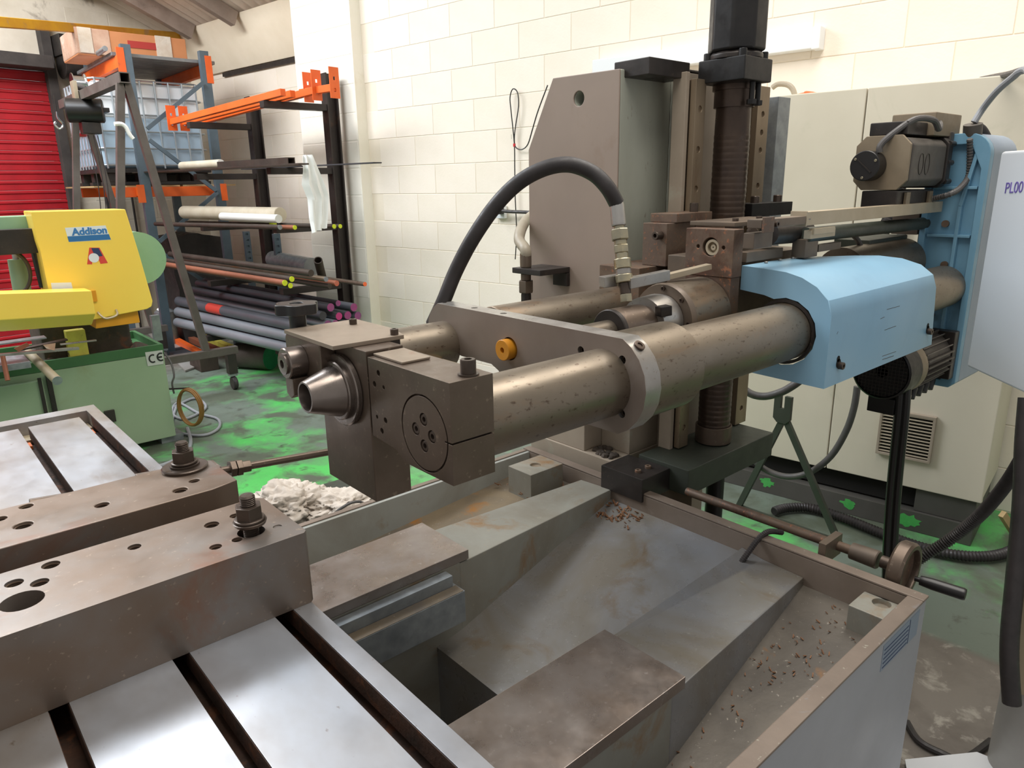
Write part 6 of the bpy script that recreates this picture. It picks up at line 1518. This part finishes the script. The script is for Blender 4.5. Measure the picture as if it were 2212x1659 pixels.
# ================================================================ floor items behind the saw
bi = thing('steel_billet', (2.39, 6.21, 0.0), 'short thick black steel billet with a green painted end on the floor', 'billet')
BC0 = Vector((2.507, 6.199, 0.115)); bd = Vector((-0.50, 0.866, 0))
MB().cyl(BC0, BC0+bd*0.36, 0.113, n=36).build('billet', 'billet_steel', bi, bevel=0.003)
MB().lathe(BC0, -bd, [(0, 0.111), (0.003, 0.111)], 36).build('painted_end', 'green_end', bi)
add_text('STRICA', 0.05, BC0+bd*0.09+Vector((0.02, 0.0, 0.1145)), (bd.x, bd.y, 0), (-0.8, -0.45, 0.3), 'yellow_paint', 'chalk_mark', bi)
fl_ = [((345,692),(500,752),0.035,'yellow_paint','yellow-painted rusty bar on the floor, nearest the rack'),
       ((345,704),(470,757),0.03,'bar_rust','brown rusty bar on the floor beside the yellow one'),
       ((330,708),(448,770),0.028,'rack_orange','orange streaked bar on the floor beside the white sheet')]
for f_, (a, b) in zip(fl_, [((2.473, 9.451, 0.04), (2.516, 7.2, 0.04),), ((2.359, 9.053, 0.04), (2.375, 7.195, 0.04),), ((2.264, 8.989, 0.04), (2.189, 6.856, 0.04),)]):
    tag(MB().beam((a[0], a[1], 0.04), (b[0], b[1], 0.04), 0.06, 0.06).build('floor_bar', f_[3], bevel=0.004), f_[4], 'steel bar', 'bars on the floor behind the bandsaw')
wp = [(2.242, 9.493, 0.02), (2.318, 8.918, 0.02), (2.272, 6.915, 0.02), (1.894, 6.669, 0.02)]
tag(MB().hexa([(p[0], p[1], 0.004) for p in wp]+[(p[0], p[1], 0.02) for p in wp]).build('steel_sheet', 'plate_grey'), 'pale grey sheet lying flat on the floor beyond the bandsaw', 'sheet')
tag(MB().box(1.997, 2.159, 6.557, 6.857, 0, 0.13).build('steel_block', 'bar_dark', bevel=0.004), 'dark rectangular steel block on the floor next to the gantry castor', 'block')
tag(MB().box(1.963, 2.129, 7.002, 7.502, 0, 0.07).build('steel_block', 'pipe_dark', bevel=0.004), 'low black steel block on the floor beside the pale sheet', 'block')
BK = (2.161, 8.034, 0.0)
bu = thing('metal_canister', (BK[0], BK[1], 0), 'small silver metal canister with white rag behind the bandsaw', 'canister')
MB().lathe((BK[0], BK[1], 0.0), (0, 0, 1), [(0, 0.10), (0.36, 0.10), (0.40, 0.05), (0.44, 0.05)], 24).build('can', 'galvanised', bu)
MB().lathe((BK[0]-0.04, BK[1]-0.07, 0.36), (0.2, -0.2, 1), [(0, 0.03), (0.03, 0.06), (0.06, 0.03), (0.07, 0)], 9).build('rag', 'cloth_white', bu)
# dark tarpaulin heap
rnd = random.Random(12)
mb = MB()
tx0, tx1, tzt = 2.316, 2.903, 1.145
nx_, nz_ = 9, 7
gridp = [[None]*nx_ for _ in range(nz_)]
top = MB()
pts = []
for j in range(nz_):
    for i in range(nx_):
        u = i/(nx_-1); v = j/(nz_-1)
        gridp[j][i] = (tx0+(tx1-tx0)*u + rnd.uniform(-.02, .02), 7.95+0.12*v+rnd.uniform(-.03, .03), v*(tzt-0.10*abs(u-0.4)+0.0)+rnd.uniform(-.01, .01)*(0 < j))
fr_ = [[mb.bm.verts.new(p) for p in r] for r in gridp]
bkv = [[mb.bm.verts.new((p[0], 8.62, p[2])) for p in r] for r in gridp]
for j in range(nz_-1):
    for i in range(nx_-1):
        mb.bm.faces.new((fr_[j][i], fr_[j][i+1], fr_[j+1][i+1], fr_[j+1][i])); mb.bm.faces.new((bkv[j][i+1], bkv[j][i], bkv[j+1][i], bkv[j+1][i+1]))
    mb.bm.faces.new((fr_[j][0], fr_[j+1][0], bkv[j+1][0], bkv[j][0])); mb.bm.faces.new((fr_[j+1][-1], fr_[j][-1], bkv[j][-1], bkv[j+1][-1]))
for i in range(nx_-1):
    mb.bm.faces.new((fr_[-1][i], fr_[-1][i+1], bkv[-1][i+1], bkv[-1][i])); mb.bm.faces.new((fr_[0][i+1], fr_[0][i], bkv[0][i], bkv[0][i+1]))
tag(mb.build('tarpaulin_heap', 'pallet_black', ang=60), 'black tarpaulin-covered heap under the pallet rack', 'tarpaulin')

# ================================================================ dirty rags on the floor behind the tray
def rag(name, lab, c, sx, sy, sz, seed, m='rag_cloth'):
    bm_ = bmesh.new(); bmesh.ops.create_icosphere(bm_, subdivisions=5, radius=1.0)
    for v in bm_.verts:
        p = v.co.copy()
        n = noise.fractal(p*1.6+Vector((seed, 0, 0)), 1.0, 2.0, 4)
        q = noise.noise(p*3.0+Vector((0, seed, 0)))
        r = 1 + 0.34*n + 0.20*abs(math.sin(9*p.x+7*p.y+6*q+seed))+0.08*abs(math.sin(19*p.x-13*p.y+5*q)) - 0.16
        v.co = Vector((c[0]+p.x*sx*r, c[1]+p.y*sy*r, max(0.003, c[2]+p.z*sz*r)))
    mb = MB(); mb.bm.free(); mb.bm = bm_
    return tag(mb.build(name, m, ang=180), lab, 'rag', 'dirty rags beside the tray')
SH = 0.42
tag(MB().box(0.35, 1.45, Y1+0.05, Y1+0.75, 0.0, SH).build('side_bench', 'dark_green', bevel=0.005), 'low dark bench beside the tray carrying the dirty rags', 'bench')
RA = (0.945, 2.335, 0.5); RB_ = (1.08, 2.207, 0.5)
rag('dirty_rag', 'larger crumpled grey-white rag left of the hanging tool block', (RA[0], RA[1], SH+0.06), 0.15, 0.12, 0.085, 1.3)
rag('dirty_rag', 'smaller crumpled grey-white rag partly behind the hanging tool block', (RB_[0]+0.02, RB_[1]+0.03, SH+0.045), 0.12, 0.10, 0.055, 4.7)
MB_ = MB().sweep([(RB_[0]-0.12, RB_[1]-0.06, SH+0.02), (RB_[0]-0.05, RB_[1]-0.1, SH+0.10), (RB_[0]+0.03, RB_[1]-0.11, SH+0.11), (RB_[0]+0.10, RB_[1]-0.12, SH+0.03)], 0.005, 8, 5)
tag(MB_.build('rag_cable', 'rubber_grey'), 'thin dark cable looping over the smaller rag', 'cable')
